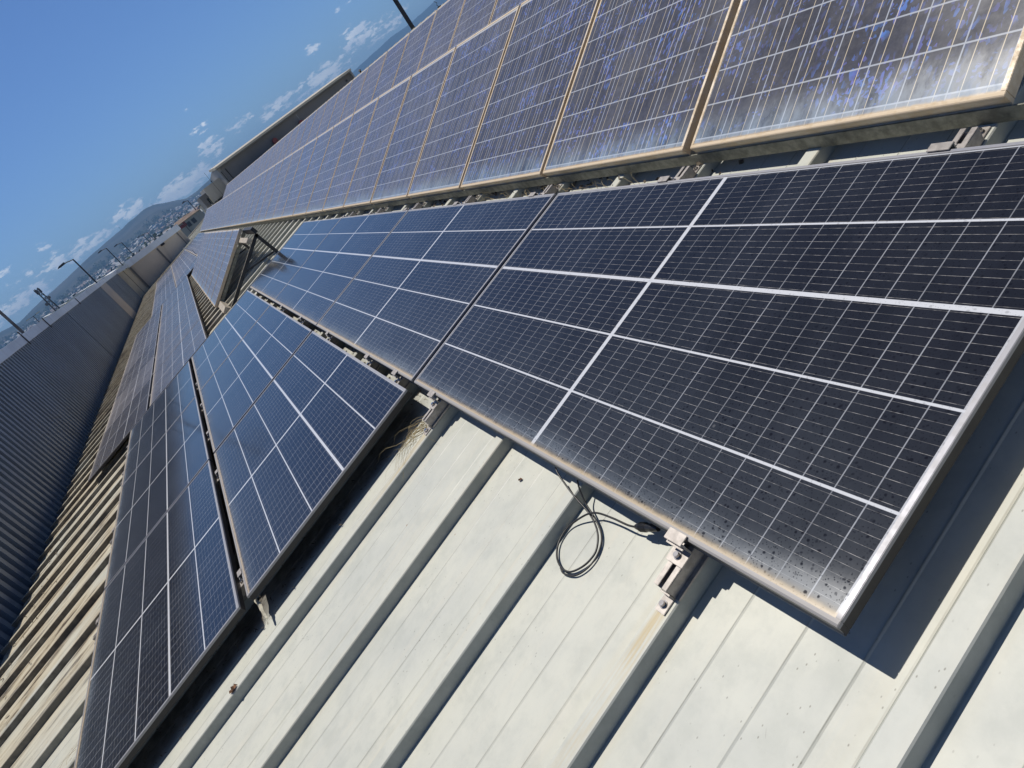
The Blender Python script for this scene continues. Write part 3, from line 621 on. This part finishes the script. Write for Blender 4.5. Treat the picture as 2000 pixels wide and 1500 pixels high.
mono0 = make_panel('solar_panel', 'mono'); mono1 = make_panel('solar_panel', 'mono', M['mono_dusty']); poly0 = make_panel('solar_panel', 'poly'); polys = [poly0] + [make_panel('solar_panel', 'poly', M['poly%d' % k]) for k in (1, 2, 3, 4)]
used = {'mono': False, 'dusty': False, 'poly': False}
for k_ in range(5): used['poly%d' % k_] = False
def put_panel(kind, mw, label, group):
    src = {'mono': mono0, 'dusty': mono1}.get(kind) or polys[int(kind[-1])]
    o_ = src if not used[kind] else copy_tree(src)
    used[kind] = True; o_.matrix_world = mw; tag(o_, label, 'solar panel', group); return o_
def mono_row(starts, vfun, who, group, h=0.0, first=None):
    for i, u in enumerate(starts):
        lab = first if (first and i == 0) else f'{ordn(i+1)} dark panel from the near end of {who}'
        sk = vfun(u+1)-vfun(u)
        put_panel('dusty' if u > 8.4 else 'mono', RT(u, vfun(u), h+rnd.uniform(-.0015, .0015), Matrix.Rotation(-math.atan(sk), 4, 'Z')), lab, group)
mono_row([0.0, 2.112, 4.206, 6.292], lambda u: 0.0, 'the front row below the racks', 'front row of dark panels', first='big nearest black solar panel with grey dust spots at the right')
mono_row([2.094, 4.206, 6.290], lambda u: -1.100, 'the second row, just below the front row', 'second row of dark panels')
mono_row([2.094, 4.206, 6.290], lambda u: -2.205, 'the third row, lowest at bottom left', 'third row of dark panels')
us = []
for g_ in range(3): us += [8.475+4.2*g_, 8.475+4.2*g_+2.086]
mono_row(us, lambda u: -1.875+.0165*(u-8.475), 'the middle row beside the small rack', 'middle rows of dark panels')
mono_row(us, lambda u: -2.978+.0165*(u-8.475), 'the middle row nearest the corrugated wall', 'middle rows of dark panels')
us = []
for g_ in range(4): us += [21.12+4.2*g_, 21.12+4.2*g_+2.086]
mono_row(us, lambda u: -2.14, 'the far row nearest the cross wall', 'far rows of dark panels')
mono_row(us, lambda u: -1.06, 'the far middle row behind the small rack', 'far rows of dark panels')
mono_row(us, lambda u: .02, 'the far row just below the big rack', 'far rows of dark panels')
TAU = 0.3555
ROTT = Matrix.Rotation(-TAU, 4, 'Y')
def rack(n, u0, v0, h0, who, group, uw=1.0626):
    for i in range(n):
        put_panel('poly%d' % sum(u0+i*uw > q_ for q_ in (2.5, 5.5, 10, 17)), RT(u0+i*uw+(.0148 if i else .004), v0, h0, ROTT @ Matrix.Rotation(rnd.uniform(-.0015, .0015), 4, 'X')), f'{ordn(i+1)} blue flecked panel from the near end of {who}', group)
rack(36, 0.3122, 1.2138, -0.0067, 'the lower row of the big rack', 'lower row of tilted blue flecked panels')
rack(36, 1.5879, 2.9638, 0.0056, 'the upper row of the big rack', 'upper row of tilted blue flecked panels')
rack(9, 10.20, -.508, -.018, 'the small tilted rack', 'tilted panels of the small rack')

# mounting frames of the racks (local v,u,h)
def rack_frame(label, u0, u1, v0, h0, ends, small=False):
    e = empty('mounting_frame', label, 'rack', RT(0, 0, 0))
    ct, st = math.cos(TAU), math.sin(TAU)
    def P(s, d): return (v0 + s*ct + d*st, h0 + s*st - d*ct)       # along the tilt, below the module plane
    rot_ = lambda s, d: Matrix.Translation((P(s, d)[0], 0, P(s, d)[1])) @ Matrix.Rotation(-TAU, 4, 'Y')
    if not small:
        # upright channel carrying the lower edge
        b_ = MB(); b_.box(v0+.004, v0+.008, u0-1.4, u1+.1, -.083, h0-.034); b_.box(v0+.008, v0+.045, u0-1.4, u1+.1, -.083, -.079); b_.box(v0+.008, v0+.016, u0-1.4, u1+.1, h0-.044, h0-.040)
        b_.build('front_channel', M['galv'], e)
        b_ = MB(); b_.box(-.03, .03, u0-.3, u1+.1, -.05, 0, rot_(.95, .045)); b_.build('rear_beam', M['galv'], e)
        k = 0; u = u0+.8
        while u < u1:
            pv, ph = P(.95, .1)
            MB().box(pv-.02, pv+.02, u, u+.04, PAN+.02, ph).build('post', M['galv'], e); u += 3.9; k += 1
    else:
        a = P(-.01, .078); c = P(1.19, .078)
        MB().bar((a[0], 10.228, a[1]), (c[0], 10.228, c[1]), .045, .025, (0, 1, 0)).build('side_rail', M['galv'], e)
        a = P(1.185, .10)
        MB().box(a[0]-.02, a[0]+.03, 9.15, 10.20, a[1]-.03, a[1]+.055).build('top_beam', M['rackdark'], e)
        a = P(-.02, .1095); c = P(1.17, .1095)
        MB().bar((a[0], 9.172, a[1]), (c[0], 9.172, c[1]), .004, .016, (0, 1, 0)).build('sunlit_edge_strip', M['racklight'], e)  # pale strip painting in the sunlit edge of the rafter
        b_ = MB(); b_.box(-.03, .06, 9.22, u1, -.095, -.0, rot_(.05, .046)); b_.build('front_beam', M['racklight'], e)
        b_ = MB(); b_.box(-.035, .035, 9.15, u1, -.055, 0, rot_(1.04, .046)); b_.build('rear_beam', M['racklight'], e)
        for (uu) in (9.20, 12.6, 16.0, 19.4):
            a = P(-.02, .135); c = P(1.17, .135)
            MB().bar((a[0], uu, a[1]), (c[0], uu, c[1]), .045, .045, (0, 1, 0)).build('rafter', M['rackdark'], e)
            MB().bar((c[0]-.02, uu, c[1]+.0), (c[0]-.02, uu, PAN+.02), .045, .045, (0, 1, 0)).build('leg', M['rackdark'], e)
            q = P(.62, .14)
            MB().bar((c[0]-.05, uu+.001, PAN+.08), (q[0], uu+.001, q[1]), .025, .025, (0, 1, 0)).build('brace', M['rackdark'], e)
    return e
rack_frame('long galvanised mounting frame under the lower row of the big rack', 0.3122, 38.6, 1.2138, -0.0067, None)
rack_frame('galvanised mounting frame under the upper row of the big rack', 1.5879, 39.9, 2.9638, 0.0056, None)
rack_frame('small dark triangular mounting frame with open near end', 10.2, 19.8, -.508, -.018, None, True)

# ------------------------------------------------------------------ clamp brackets on the ribs (origin: rib top, under the panel edge; x up the slope)
def make_bracket():
    e = bpy.data.objects.new('clamp_bracket', None); COL.objects.link(e)
    r = MB(); H0, H1 = -.081, -.040         # slotted mini rail
    x0, x1 = -.108, .10
    r.box(x0, x1, -.020, -.0165, H0, H1-.003); r.box(x0, x1, .0165, .020, H0, H1-.003); r.box(x0, x1, -.0165, .0165, H0+.003, H0+.006)
    r.box(x0, x1, -.020, -.006, H1-.003, H1); r.box(x0, x1, .006, .020, H1-.003, H1); r.box(x0, x1, -.0165, .0165, H1-.016, H1-.013)
    r.box(x0, x1, -.030, -.020, H0, H0+.006)
    r.build('mini_rail', M['alu'], e, bevel=.0006)
    c = MB(); c.box(-.052, -.014, -.026, .026, H1+.0015, H1+.0055); c.box(-.017, -.013, -.026, .026, H1+.0055, -.002)
    c.box(-.019, .006, -.026, .026, .0012, .0042); c.box(-.0195, -.013, -.026, .026, -.002, .0012); c.box(-.024, -.0175, -.026, .026, -.012, -.0085)
    c.build('end_clamp', M['alu'], e, bevel=.0006)
    b_ = MB(); b_.cyl((-.034, 0, H1+.0055), (-.034, 0, H1+.0075), .0095, seg=16); b_.cyl((-.034, 0, H1+.0075), (-.034, 0, H1+.0155), .0068, seg=12); b_.build('clamp_bolt', M['steel_bolt'], e, bevel=.0006)
    f_ = MB(); f_.box(-.150, -.108, -.015, .015, -.0835, -.0795); f_.box(-.113, -.109, -.015, .015, -.0795, -.062); f_.build('foot', M['alu'], e, bevel=.0006)
    b_ = MB(); b_.cyl((-.132, 0, -.0795), (-.132, 0, -.0775), .0095, seg=16); b_.cyl((-.132, 0, -.0775), (-.132, 0, -.0695), .0068, seg=12); b_.build('foot_bolt', M['steel_bolt'], e, bevel=.0006)
    return e
br0 = make_bracket(); first = True
def ribc(k): return RIB0 + k*PITCH + .025
spots = []
for k in (1, 4, 5, 6, 8, 10, 12): spots.append((k, 0.0, 0, 'lower edge of the front row'))
for k in (5, 8, 10, 12, 14): spots.append((k, -1.100, 0, 'lower edge of the second row'))
for k in (1, 3, 5, 7, 9, 11, 13): spots.append((k, 1.057, 1, 'upper edge of the front row'))
for k in (5, 8, 11, 14, 16): spots.append((k, -2.205, 0, 'lower edge of the third row'))
for k in (19, 22, 25, 28, 31, 34, 37, 40): spots.append((k, None, 0, 'lower edge of the middle row'))
cnt = {}
for k, v, flip, who in spots:
    cnt[who] = cnt.get(who, 0)+1
    u = ribc(k)
    if v is None: v = -1.875+.0165*(u-8.475)
    ob = br0 if first else copy_tree(br0)
    ob.matrix_world = RT(u, v, 0.0, Matrix.Rotation(math.pi, 4, 'Z') if flip else None)
    lab = 'large nearest clamp bracket on the rib, beside the looped cable' if first else f'{ordn(cnt[who])} clamp bracket from the near end of the {who}'
    tag(ob, lab, 'bracket', 'clamp brackets holding the panel edges'); first = False
# clean the label of the first bracket of the nearest rib above

# ------------------------------------------------------------------ looped cable with its plug
def smooth_path(pts, n=6):
    out = []; P_ = [Vector(p) for p in pts]
    for i in range(len(P_)-1):
        a, b_, c, d = P_[max(i-1, 0)], P_[i], P_[i+1], P_[min(i+2, len(P_)-1)]
        for j in range(n):
            t_ = j/n
            out.append(0.5*((2*b_)+(c-a)*t_+(2*a-5*b_+4*c-d)*t_*t_+(3*b_-a-3*c+d)*t_**3))
    out.append(P_[-1]); return out
cab = [(.99, .03, -.05), (.943, -.006, -.058), (.886, -.027, -.074), (.836, -.041, -.088), (.766, -.057, -.104), (.712, -.083, -.110), (.683, -.119, -.114), (.682, -.150, -.116), (.695, -.180, -.117), (.721, -.206, -.117), (.758, -.210, -.117), (.795, -.196, -.117), (.822, -.165, -.117), (.826, -.122, -.115), (.807, -.090, -.110), (.769, -.059, -.098), (.735, -.043, -.095), (.676, -.034, -.094), (.616, -.029, -.092), (.585, -.022, -.090)]
e = empty('looped_cable', 'black looped cable with a plug hanging out under the nearest panel', 'cable', RT(0, 0))
MB().tube(smooth_path([(v, u, h) for u, v, h in cab]), .0027, 8).build('cable', M['cable'], e, smooth=True)
cab2 = [(.86, .03, -.05), (.838, -.006, -.066), (.805, -.036, -.095), (.760, -.054, -.110), (.714, -.075, -.117), (.686, -.100, -.118), (.672, -.136, -.118), (.676, -.173, -.118), (.697, -.204, -.118), (.735, -.218, -.118), (.757, -.212, -.116)]
MB().tube(smooth_path([(v, u, h) for u, v, h in cab2]), .0024, 8).build('second_cable', M['cable'], e, smooth=True)
pg = MB(); pa, pb = Vector((-.022, .588, -.090)), Vector((.0, .51, -.075)); dv = (pb-pa)
pg.tube([pa+dv*t_ for t_ in (0, .12, .2, .22, .5, .52, .75, 1.0)], [.006, .0085, .0095, .0115, .0115, .010, .0105, .0075], 12)
pg.build('plug', M['plug'], e, smooth=False)
pr_ = MB()
for k in range(5): pr_.tube([pa+dv*(.24+k*.05), pa+dv*(.265+k*.05)], .0122, 12)
pr_.build('plug_ring', M['plug'], e)

# ------------------------------------------------------------------ small litter
def grass_clump(name, label, centre, n, length, direction, spread, seed, h=PAN, cat='dry grass', rise=.05):
    rg = random.Random(seed); b_ = MB()
    for i in range(n):
        u = centre[0]+rg.gauss(0, spread[0]); v = centre[1]+rg.gauss(0, spread[1]); L = length*rg.uniform(.4, 1.1)
        a = direction+rg.gauss(0, .22); z = h+rg.uniform(.004, .03); pts = []
        bend = rg.gauss(0, .5); w = rg.uniform(.0006, .0013)
        for j in range(7):
            t_ = j/6; aa = a+bend*t_
            pts.append((v+math.cos(aa)*L*t_, u+math.sin(aa)*L*t_, z+rise*math.sin(t_*math.pi)*rg.uniform(.6, 1)))
        b_.tube(pts, [w*(1-.8*j/6) for j in range(7)], 4)
    ob = b_.build(name, M['grass']); ob.matrix_world = RT(0, 0); return tag(ob, label, cat)
grass_clump('dry_grass', 'dry straw poking out beside the bracket at the near corner of the second row', (1.93, -.10), 38, .24, math.pi+.05, (.035, .04), 3)
grass_clump('dry_grass', 'flattened mat of dry straw under the third row at bottom left', (2.55, -2.33), 170, .30, math.pi+.2, (.16, .10), 5, rise=.02)
grass_clump('dry_grass', 'dry straw under the raised near end of the small rack', (9.2, -.2), 40, .4, .4, (.5, .3), 6)
lb_ = MB(); rg = random.Random(9)
for i in range(900):
    if i < 560: u = rg.uniform(1.2, 4.6); v = rg.uniform(1.05, 1.30)
    elif i < 700: u = rg.uniform(2.2, 8.2); v = rg.uniform(-.06, .02)
    else: u = rg.uniform(8.8, 22); v = rg.uniform(-.85, -.35)
    k = (u-RIB0) % PITCH; h = PAN+(RIBH if k < .05 else 0)+.004
    if i < 560 and rg.random() > (0.15+.85*abs(math.sin(u*2.1))): continue
    c = Vector((v, u, h+rg.uniform(0, .012))); s_ = rg.uniform(.004, .016); a = Vector((rg.gauss(0, 1), rg.gauss(0, 1), rg.gauss(0, .35))).normalized()*s_; bb = a.orthogonal().normalized()*s_*rg.uniform(.3, .9)
    lb_.quad(c+a, c+bb, c-a, c-bb)
for i in range(2600):
    if i < 700: u = rg.uniform(2.04, 2.34); v = rg.uniform(-2.25, -.02)
    elif i < 1000: u = rg.gauss(.035, .022); v = rg.uniform(.12, 1.0)
    else: u = rg.uniform(3.5, 34); v = -3.92+abs(rg.gauss(0, .28))+.010*(u-3)
    k = (u-RIB0) % PITCH
    if i >= 1000 and k < .06 or 700 <= i < 1000: continue
    h = PAN+(RIBH if k < .05 else 0)+.004
    c = Vector((v, u, h+rg.uniform(0, .014))); s_ = rg.uniform(.004, .014) if i < 1000 else rg.uniform(.012, .040); a = Vector((rg.gauss(0, 1), rg.gauss(0, 1), rg.gauss(0, .35))).normalized()*s_; bb = a.cross(Vector((0, 0, 1))).normalized()*s_*rg.uniform(.08, .30)
    lb_.quad(c+a, c+bb, c-a, c-bb)
ob = lb_.build('leaf_litter', M['litter']); ob.matrix_world = RT(0, 0); tag(ob, 'crumbs of dead leaves and twigs gathered in the gaps between panel rows', 'litter', kind='stuff')
grass_clump('twigs', 'nest-like dark dry twigs in the gap below the big rack', (2.6, 1.13), 120, .16, 1.4, (.42, .05), 12, cat='twigs', rise=.04)
def leaf(u, v, h, s, label, seed):
    rg = random.Random(seed); bm2 = bmesh.new(); vs = []
    n = 9
    ctr = [bm2.verts.new((0, (j/(n-1)-.5)*s*2, .15*s*math.sin(j))) for j in range(n)]
    for sd_ in (-1, 1):
        side = [bm2.verts.new((sd_*s*.75*math.sin(math.pi*j/(n-1))*rg.uniform(.6, 1.1), (j/(n-1)-.5)*s*2, s*rg.uniform(.1, .55))) for j in range(1, n-1)]
        for j in range(len(side)-1): bm2.faces.new((ctr[j+1], ctr[j+2], side[j+1], side[j]))
        bm2.faces.new((ctr[0], ctr[1], side[0])); bm2.faces.new((ctr[n-2], ctr[n-1], side[-1]))
    me_ = bpy.data.meshes.new('dead_leaf'); bm2.to_mesh(me_); bm2.free(); me_.materials.append(M['leaf'])
    ob_ = bpy.data.objects.new('dead_leaf', me_); COL.objects.link(ob_); ob_.matrix_world = RT(u, v, h, Matrix.Rotation(rg.uniform(0, 3), 4, 'Z')); return tag(ob_, label, 'leaf')
leaf(1.833, -1.325, PAN+RIBH+.002, .022, 'curled brown dead leaf on a roof rib near the bottom edge', 4)
leaf(1.158, -.082, PAN+.003, .009, 'tiny rust brown leaf on the roof pan below the nearest panels', 5)
ts = MB(); ts.tube(smooth_path([(-1.10, 2.19, -.045), (-1.108, 2.13, -.055), (-1.098, 2.08, -.06), (-1.10, 2.03, -.07), (-1.10, 1.99, -.083)]), [.004]*5+[.007]*6+[.0085]*6+[.006]*5+[.004]*3, 5)
ob = ts.build('torn_strip', M['plastic']); ob.matrix_world = RT(0, 0) @ Matrix.Diagonal((1, 1, 1, 1)); tag(ob, 'torn bleached plastic strip hanging from the near corner of the third row', 'plastic strip')
# loose pale pipe lying up on the far panels
ob = MB().tube([(-.047, 25.0, .424), (.09, 25.02, .17), (.07, 25.0, .05), (.065, 25.0, -.0)], .012, 8).build('bent_rod', M['white']); ob.matrix_world = RT(0, 0)
tag(ob, 'thin pale bent rod standing up between the far dark panels', 'rod')

# ------------------------------------------------------------------ buildings beyond the roof end
def bldg(name, label, cat, x, y): return empty(name, label, cat, Matrix.Translation((x, y, 0)))
e = bldg('factory_building', 'long dark grey factory building with a cream roof edge beyond the big rack', 'building', 4.62, 45.3)
MB().prism([(0, GZ), (7, GZ), (7, 2.2), (3.5, 2.38), (0, 2.2)], 'x', 0.0, 10.30).build('wall', M['greyside'], e)
MB().box(.18, 10.28, -.03, -.004, GZ, 2.17).build('front_cladding', M['greywall'], e)
MB().box(-.04, 10.36, -.42, .25, 2.205, 2.245).build('soffit', M['greywall'], e)
MB().prism([(-.45, 2.25), (.3, 2.25), (3.5, 2.42), (3.5, 2.56), (.2, 2.40), (-.45, 2.36)], 'x', -.08, 10.40).build('roof', M['fascia'], e)
MB().box(10.30, 10.40, -.30, 7, GZ, 2.2).build('corner_trim', M['greyside'], e)
for xx in (.10, .42): MB().cyl((xx, -.06, 0), (xx, -.06, 2.0), .025).build('downpipe', M['black'], e)
MB().cyl((9.85, -.05, 1.93), (9.85, -.12, 1.93), .06).build('wall_lamp', M['black'], e)
MB().box(5.9, 5.94, -.036, -.031, 0, 2.1).build('joint_strip', M['greyside'], e)
for i, (xx, zz) in enumerate(((8.45, 1.60), (10.45, 1.52))):
    q = empty('hose_box', ['left one of two dark red boxes on the dark factory wall', 'right one of two dark red boxes on the dark factory wall'][i], 'box', Matrix.Translation((xx, 45.1, zz)), 'red boxes on the factory wall')
    MB().box(-.16, .16, -.12, .1, -.22, .1).build('case', M['red'], q, bevel=.02); MB().prism([(-.16, .1), (.16, .1), (0, .18)], 'y', -.14, .1).build('lid', M['red'], q)
e = bldg('annex_building', 'low grey beige annex with a flat parapet left of the dark factory', 'building', 2.9, 47.5)
MB().box(.5, 1.95, -.1, 4, .9, 1.86).build('parapet', M['annex'], e)
MB().box(.0, 1.95, .5, 4, GZ, .9).build('wall', M['greyside'], e)
MB().box(.0, .50, .3, 4, .9, 1.62).build('side_wall', M['greywall'], e)
MB().box(.44, .50, -.14, -.104, .82, 1.3).build('trim', M['fascia'], e)
w_ = MB().box(.30, .78, .30, .45, .62, 1.30).build('window', M['white'], e); MB().box(.36, .72, .285, .298, .68, 1.24).build('pane', M['glass'], w_)
MB().box(1.2, 1.24, .44, .498, 0, .9).build('downpipe', M['black'], e)
e = bldg('gatehouse', 'small cream box building low between annex and lamp post', 'building', 3.0, 53.0)
MB().box(-.1, .75, 0, 1, GZ, 1.22).build('wall', M['yellow'], e); MB().box(-.16, .8, -.06, 1.06, 1.223, 1.30).build('roof', M['greyside'], e); MB().box(.1, .3, -.02, -.003, .6, .9).build('window', M['glass'], e)
# office with the red sign
D_ = 120.0
e = bldg('sign_building', 'pale building with a brown hipped roof and a red lettered sign', 'building', 0, D_)
ax = lambda a: math.tan(R(a))*D_ - .35
MB().box(ax(.75), ax(3.35), 0, 12, GZ, 1.15).build('wall', M['annex'], e)
rf = MB(); x0, x1 = ax(.70), ax(3.4)
va = [rf.bm.verts.new(p) for p in ((x0-.2, -.3, 1.16), (x1+.2, -.3, 1.16), (x1+.2, 12.3, 1.16), (x0-.2, 12.3, 1.16), (x0+1.6, 4.5, 1.72), (x1-2.0, 4.5, 1.72))]
for f_ in ((0, 1, 5, 4), (1, 2, 5), (2, 3, 4, 5), (3, 0, 4), (3, 2, 1, 0)): rf.bm.faces.new([va[i] for i in f_])
rf.build('roof', M['tile'], e)
for a in (2.03, 2.47):
    w_ = MB().box(ax(a)-.36, ax(a)+.36, -.03, .05, -.05, .78).build('window', M['greyside'], e)
    MB().box(ax(a)-.31, ax(a)+.31, -.045, -.032, .0, .73).build('pane', M['glass'], w_)
MB().cyl((ax(1.75), -.05, GZ), (ax(1.75), -.05, .6), .05).build('downpipe', M['greywall'], e)
cu = bpy.data.curves.new('sign_text', 'FONT'); cu.body = 'nsall'; cu.size = .95; cu.extrude = .02; cu.offset = .03; cu.align_x = 'CENTER'
tob = bpy.data.objects.new('sign_text', cu); COL.objects.link(tob)
dg = bpy.context.evaluated_depsgraph_get(); me_ = bpy.data.meshes.new_from_object(tob.evaluated_get(dg)); bpy.data.objects.remove(tob)
me_.materials.clear(); me_.materials.append(M['signred'])
ob = bpy.data.objects.new('sign_letters', me_); COL.objects.link(ob); ob.parent = e; ob.location = (ax(1.50), -.08, .45); ob.rotation_euler = (math.pi/2, 0, 0)

# ------------------------------------------------------------------ lamp posts, masts, poles
def lamp_post(az_t, el_t, dist, arm_az, label, thick=.09, arm_l=None):
    p = polar(az_t, dist); H = CAM.z + dist*math.tan(R(el_t)) - GZ
    e = empty('street_lamp', label, 'lamp post', Matrix.Translation(p), 'street lamps behind the parapet')
    MB().cyl((0, 0, 0), (0, 0, H), thick*1.15, thick*.7, 8).build('pole', M['pole'], e)
    L = -dist*math.tan(R(arm_az))
    ar = MB(); ar.tube([(0, 0, H-.05), (-L*.45, 0, H+.10), (-L*.6, 0, H+.12)], [thick*.5]*3, 6); ar.build('arm', M['pole'], e)
    hd = MB(); hd.prism([(-L*.5, H+.05), (-L*.55, H+.26), (-L*.95, H+.20), (-L*1.12, H+.06), (-L*.9, H+.02)], 'y', -.16, .16); hd.build('lamp_head', M['pole'], e)
    return e
lamp_post(-5.55, 2.33, 82, -1.05, 'nearest and tallest looking dark street lamp left of centre behind the coping', .10)
lamp_post(-3.43, 1.66, 150, -.60, 'second dark street lamp, near the pier at the wall corner', .12)
lamp_post(-2.40, 1.38, 168, -.55, 'third dark street lamp, right above the small red shed', .12)
lamp_post(-.95, .97, 235, -.42, 'fourth dark street lamp, one of a close pair behind the cross wall', .13)
lamp_post(-.60, .91, 255, -.40, 'fifth dark street lamp, right one of a close pair behind the cross wall', .13)
lamp_post(3.08, 1.02, 130, -.42, 'dark street lamp in front of the sign building', .10)
p = polar(-11.22, 28); e = empty('utility_pole', 'thick grey pole leaving the picture at the left edge', 'pole', Matrix.Translation(p)); MB().cyl((0, 0, 0), (0, 0, 12.5), .052, .048, 12).build('shaft', M['greypole'], e); MB().box(-.8, .8, -.06, .06, 12.0, 12.15).build('crossarm', M['greypole'], e)
p = polar(24.17, 20); e = empty('lightning_pole', 'thick black pole rising behind the top of the big rack', 'pole', Matrix.Translation(p)); MB().cyl((0, 0, 0), (0, 0, 12.5), .062, .056, 12).build('shaft', M['black'], e); MB().cyl((0, 0, 12.5), (0, 0, 12.62), .07, .03, 12).build('cap', M['black'], e)
# lattice telecom mast
p = polar(-8.64, 210); e = empty('telecom_mast', 'lattice telecom mast with antennas at its top', 'mast', Matrix.Translation(p))
H = CAM.z-GZ + 210*math.tan(R(2.15)); lt = MB()
for sx, sy in ((-1, -1), (1, -1), (1, 1), (-1, 1)): lt.bar((sx*.9, sy*.9, 0), (sx*.32, sy*.32, H), .12, .12)
nseg = 14
for i in range(nseg):
    z0, z1 = H*i/nseg, H*(i+1)/nseg; w0, w1 = .9-.58*i/nseg, .9-.58*(i+1)/nseg
    for a, b_ in (((-1, -1), (1, -1)), ((1, -1), (1, 1)), ((1, 1), (-1, 1)), ((-1, 1), (-1, -1))):
        lt.bar((a[0]*w0, a[1]*w0, z0), (b_[0]*w1, b_[1]*w1, z1), .06, .06); lt.bar((b_[0]*w0, b_[1]*w0, z0), (a[0]*w1, a[1]*w1, z1), .06, .06)
lt.build('lattice', M['pole'], e)
MB().cyl((0, 0, H-1.2), (0, 0, H-1.05), .62, .62, 12).build('platform', M['pole'], e)
for k in range(7):
    a = k*2*math.pi/7; MB().box(math.cos(a)*.62-.09, math.cos(a)*.62+.09, math.sin(a)*.62-.06, math.sin(a)*.62+.06, H-1.3, H-.1+.25*(k % 2)).build('antenna', M['greypole'], e)
for k in range(2): MB().cyl((.75-1.5*k, -.35, H-3.2-k), (.75-1.5*k, -.6, H-3.2-k), .42, .42, 14).build('dish', M['greypole'], e)
# double headed floodlight far left
p = polar(-10.03, 190); e = empty('flood_light', 'small double headed floodlight post at far left', 'lamp post', Matrix.Translation(p)); H = CAM.z-GZ+190*math.tan(R(.92))
MB().cyl((0, 0, 0), (0, 0, H), .12, .08, 8).build('pole', M['pole'], e); MB().bar((-1.3, 0, H), (1.3, 0, H), .08, .08).build('arm', M['pole'], e)
for s_ in (-1, 1): MB().box(s_*1.25-.45, s_*1.25+.45, -.2, .2, H-.06, H+.12).build('lamp_head', M['yellow'], e)
for i, (a0, h_) in enumerate(((-1.80, 20), (1.0, 13))):
    d_ = 3380; p = polar(a0, d_, CAM.z+d_*math.tan(R(interp(ridgeL, a0)))-4); e = empty('hill_mast', ['taller thin mast on the crest of the far hill', 'shorter thin mast on the crest of the far hill'][i], 'mast', Matrix.Translation(p))
    MB().cyl((0, 0, 0), (0, 0, h_), .9, .35, 6).build('shaft', M['pole'], e); MB().box(-1.2, 1.2, -1, 1, h_*.7, h_*.78).build('platform', M['pole'], e)
# small roof antennas
p = polar(5.31, 47.5, 1.6); e = empty('roof_antenna', 'thin roof antenna beside the left gable of the factory', 'antenna', Matrix.Translation(p)); MB().cyl((0, 0, -.7), (0, 0, .95), .012, .008, 6).build('mast', M['pole'], e); MB().box(-.03, .03, -.03, .03, .28, .36).build('box', M['pole'], e)
p = polar(26.6, 11, 1.05); e = empty('weather_sensor', 'small black weather sensor above the top edge of the big rack', 'sensor', Matrix.Translation(p)); MB().cyl((0, 0, -.6), (0, 0, .22), .010, .010, 8).build('mast', M['black'], e); MB().cyl((0, 0, .17), (0, 0, .225), .028, .028, 12).build('housing', M['black'], e); MB().tube([(0, 0, .22), (-.02, 0, .25), (.0, 0, .28), (-.03, 0, .31)], .004, 6).build('vane', M['black'], e)
p = polar(19.15, 30, 1.3); e = empty('roof_vent', 'tiny black roof vent right of the dark factory end', 'vent', Matrix.Translation(p)); MB().cyl((0, 0, -.8), (0, 0, .28), .04, .04, 8).build('pipe', M['black'], e); MB().cyl((0, 0, .28), (0, 0, .34), .08, .02, 8).build('cap', M['black'], e)

# ------------------------------------------------------------------ air
hz = MB(); hz.box(-6650, 6650, -6650, 6650, GZ-6.5, 225)
hm = bpy.data.materials.new('haze_air'); hm.use_nodes = True; ht = hm.node_tree
for n_ in list(ht.nodes):
    if n_.type != 'OUTPUT_MATERIAL': ht.nodes.remove(n_)
pv = ht.nodes.new('ShaderNodeVolumePrincipled'); pv.inputs['Density'].default_value = 2.4e-4; pv.inputs['Color'].default_value = (.33, .61, 1, 1); pv.inputs['Anisotropy'].default_value = 0.0
ht.links.new(pv.outputs[0], [n_ for n_ in ht.nodes if n_.type == 'OUTPUT_MATERIAL'][0].inputs['Volume'])
ob = hz.build('haze', hm); tag(ob, kind='stuff')
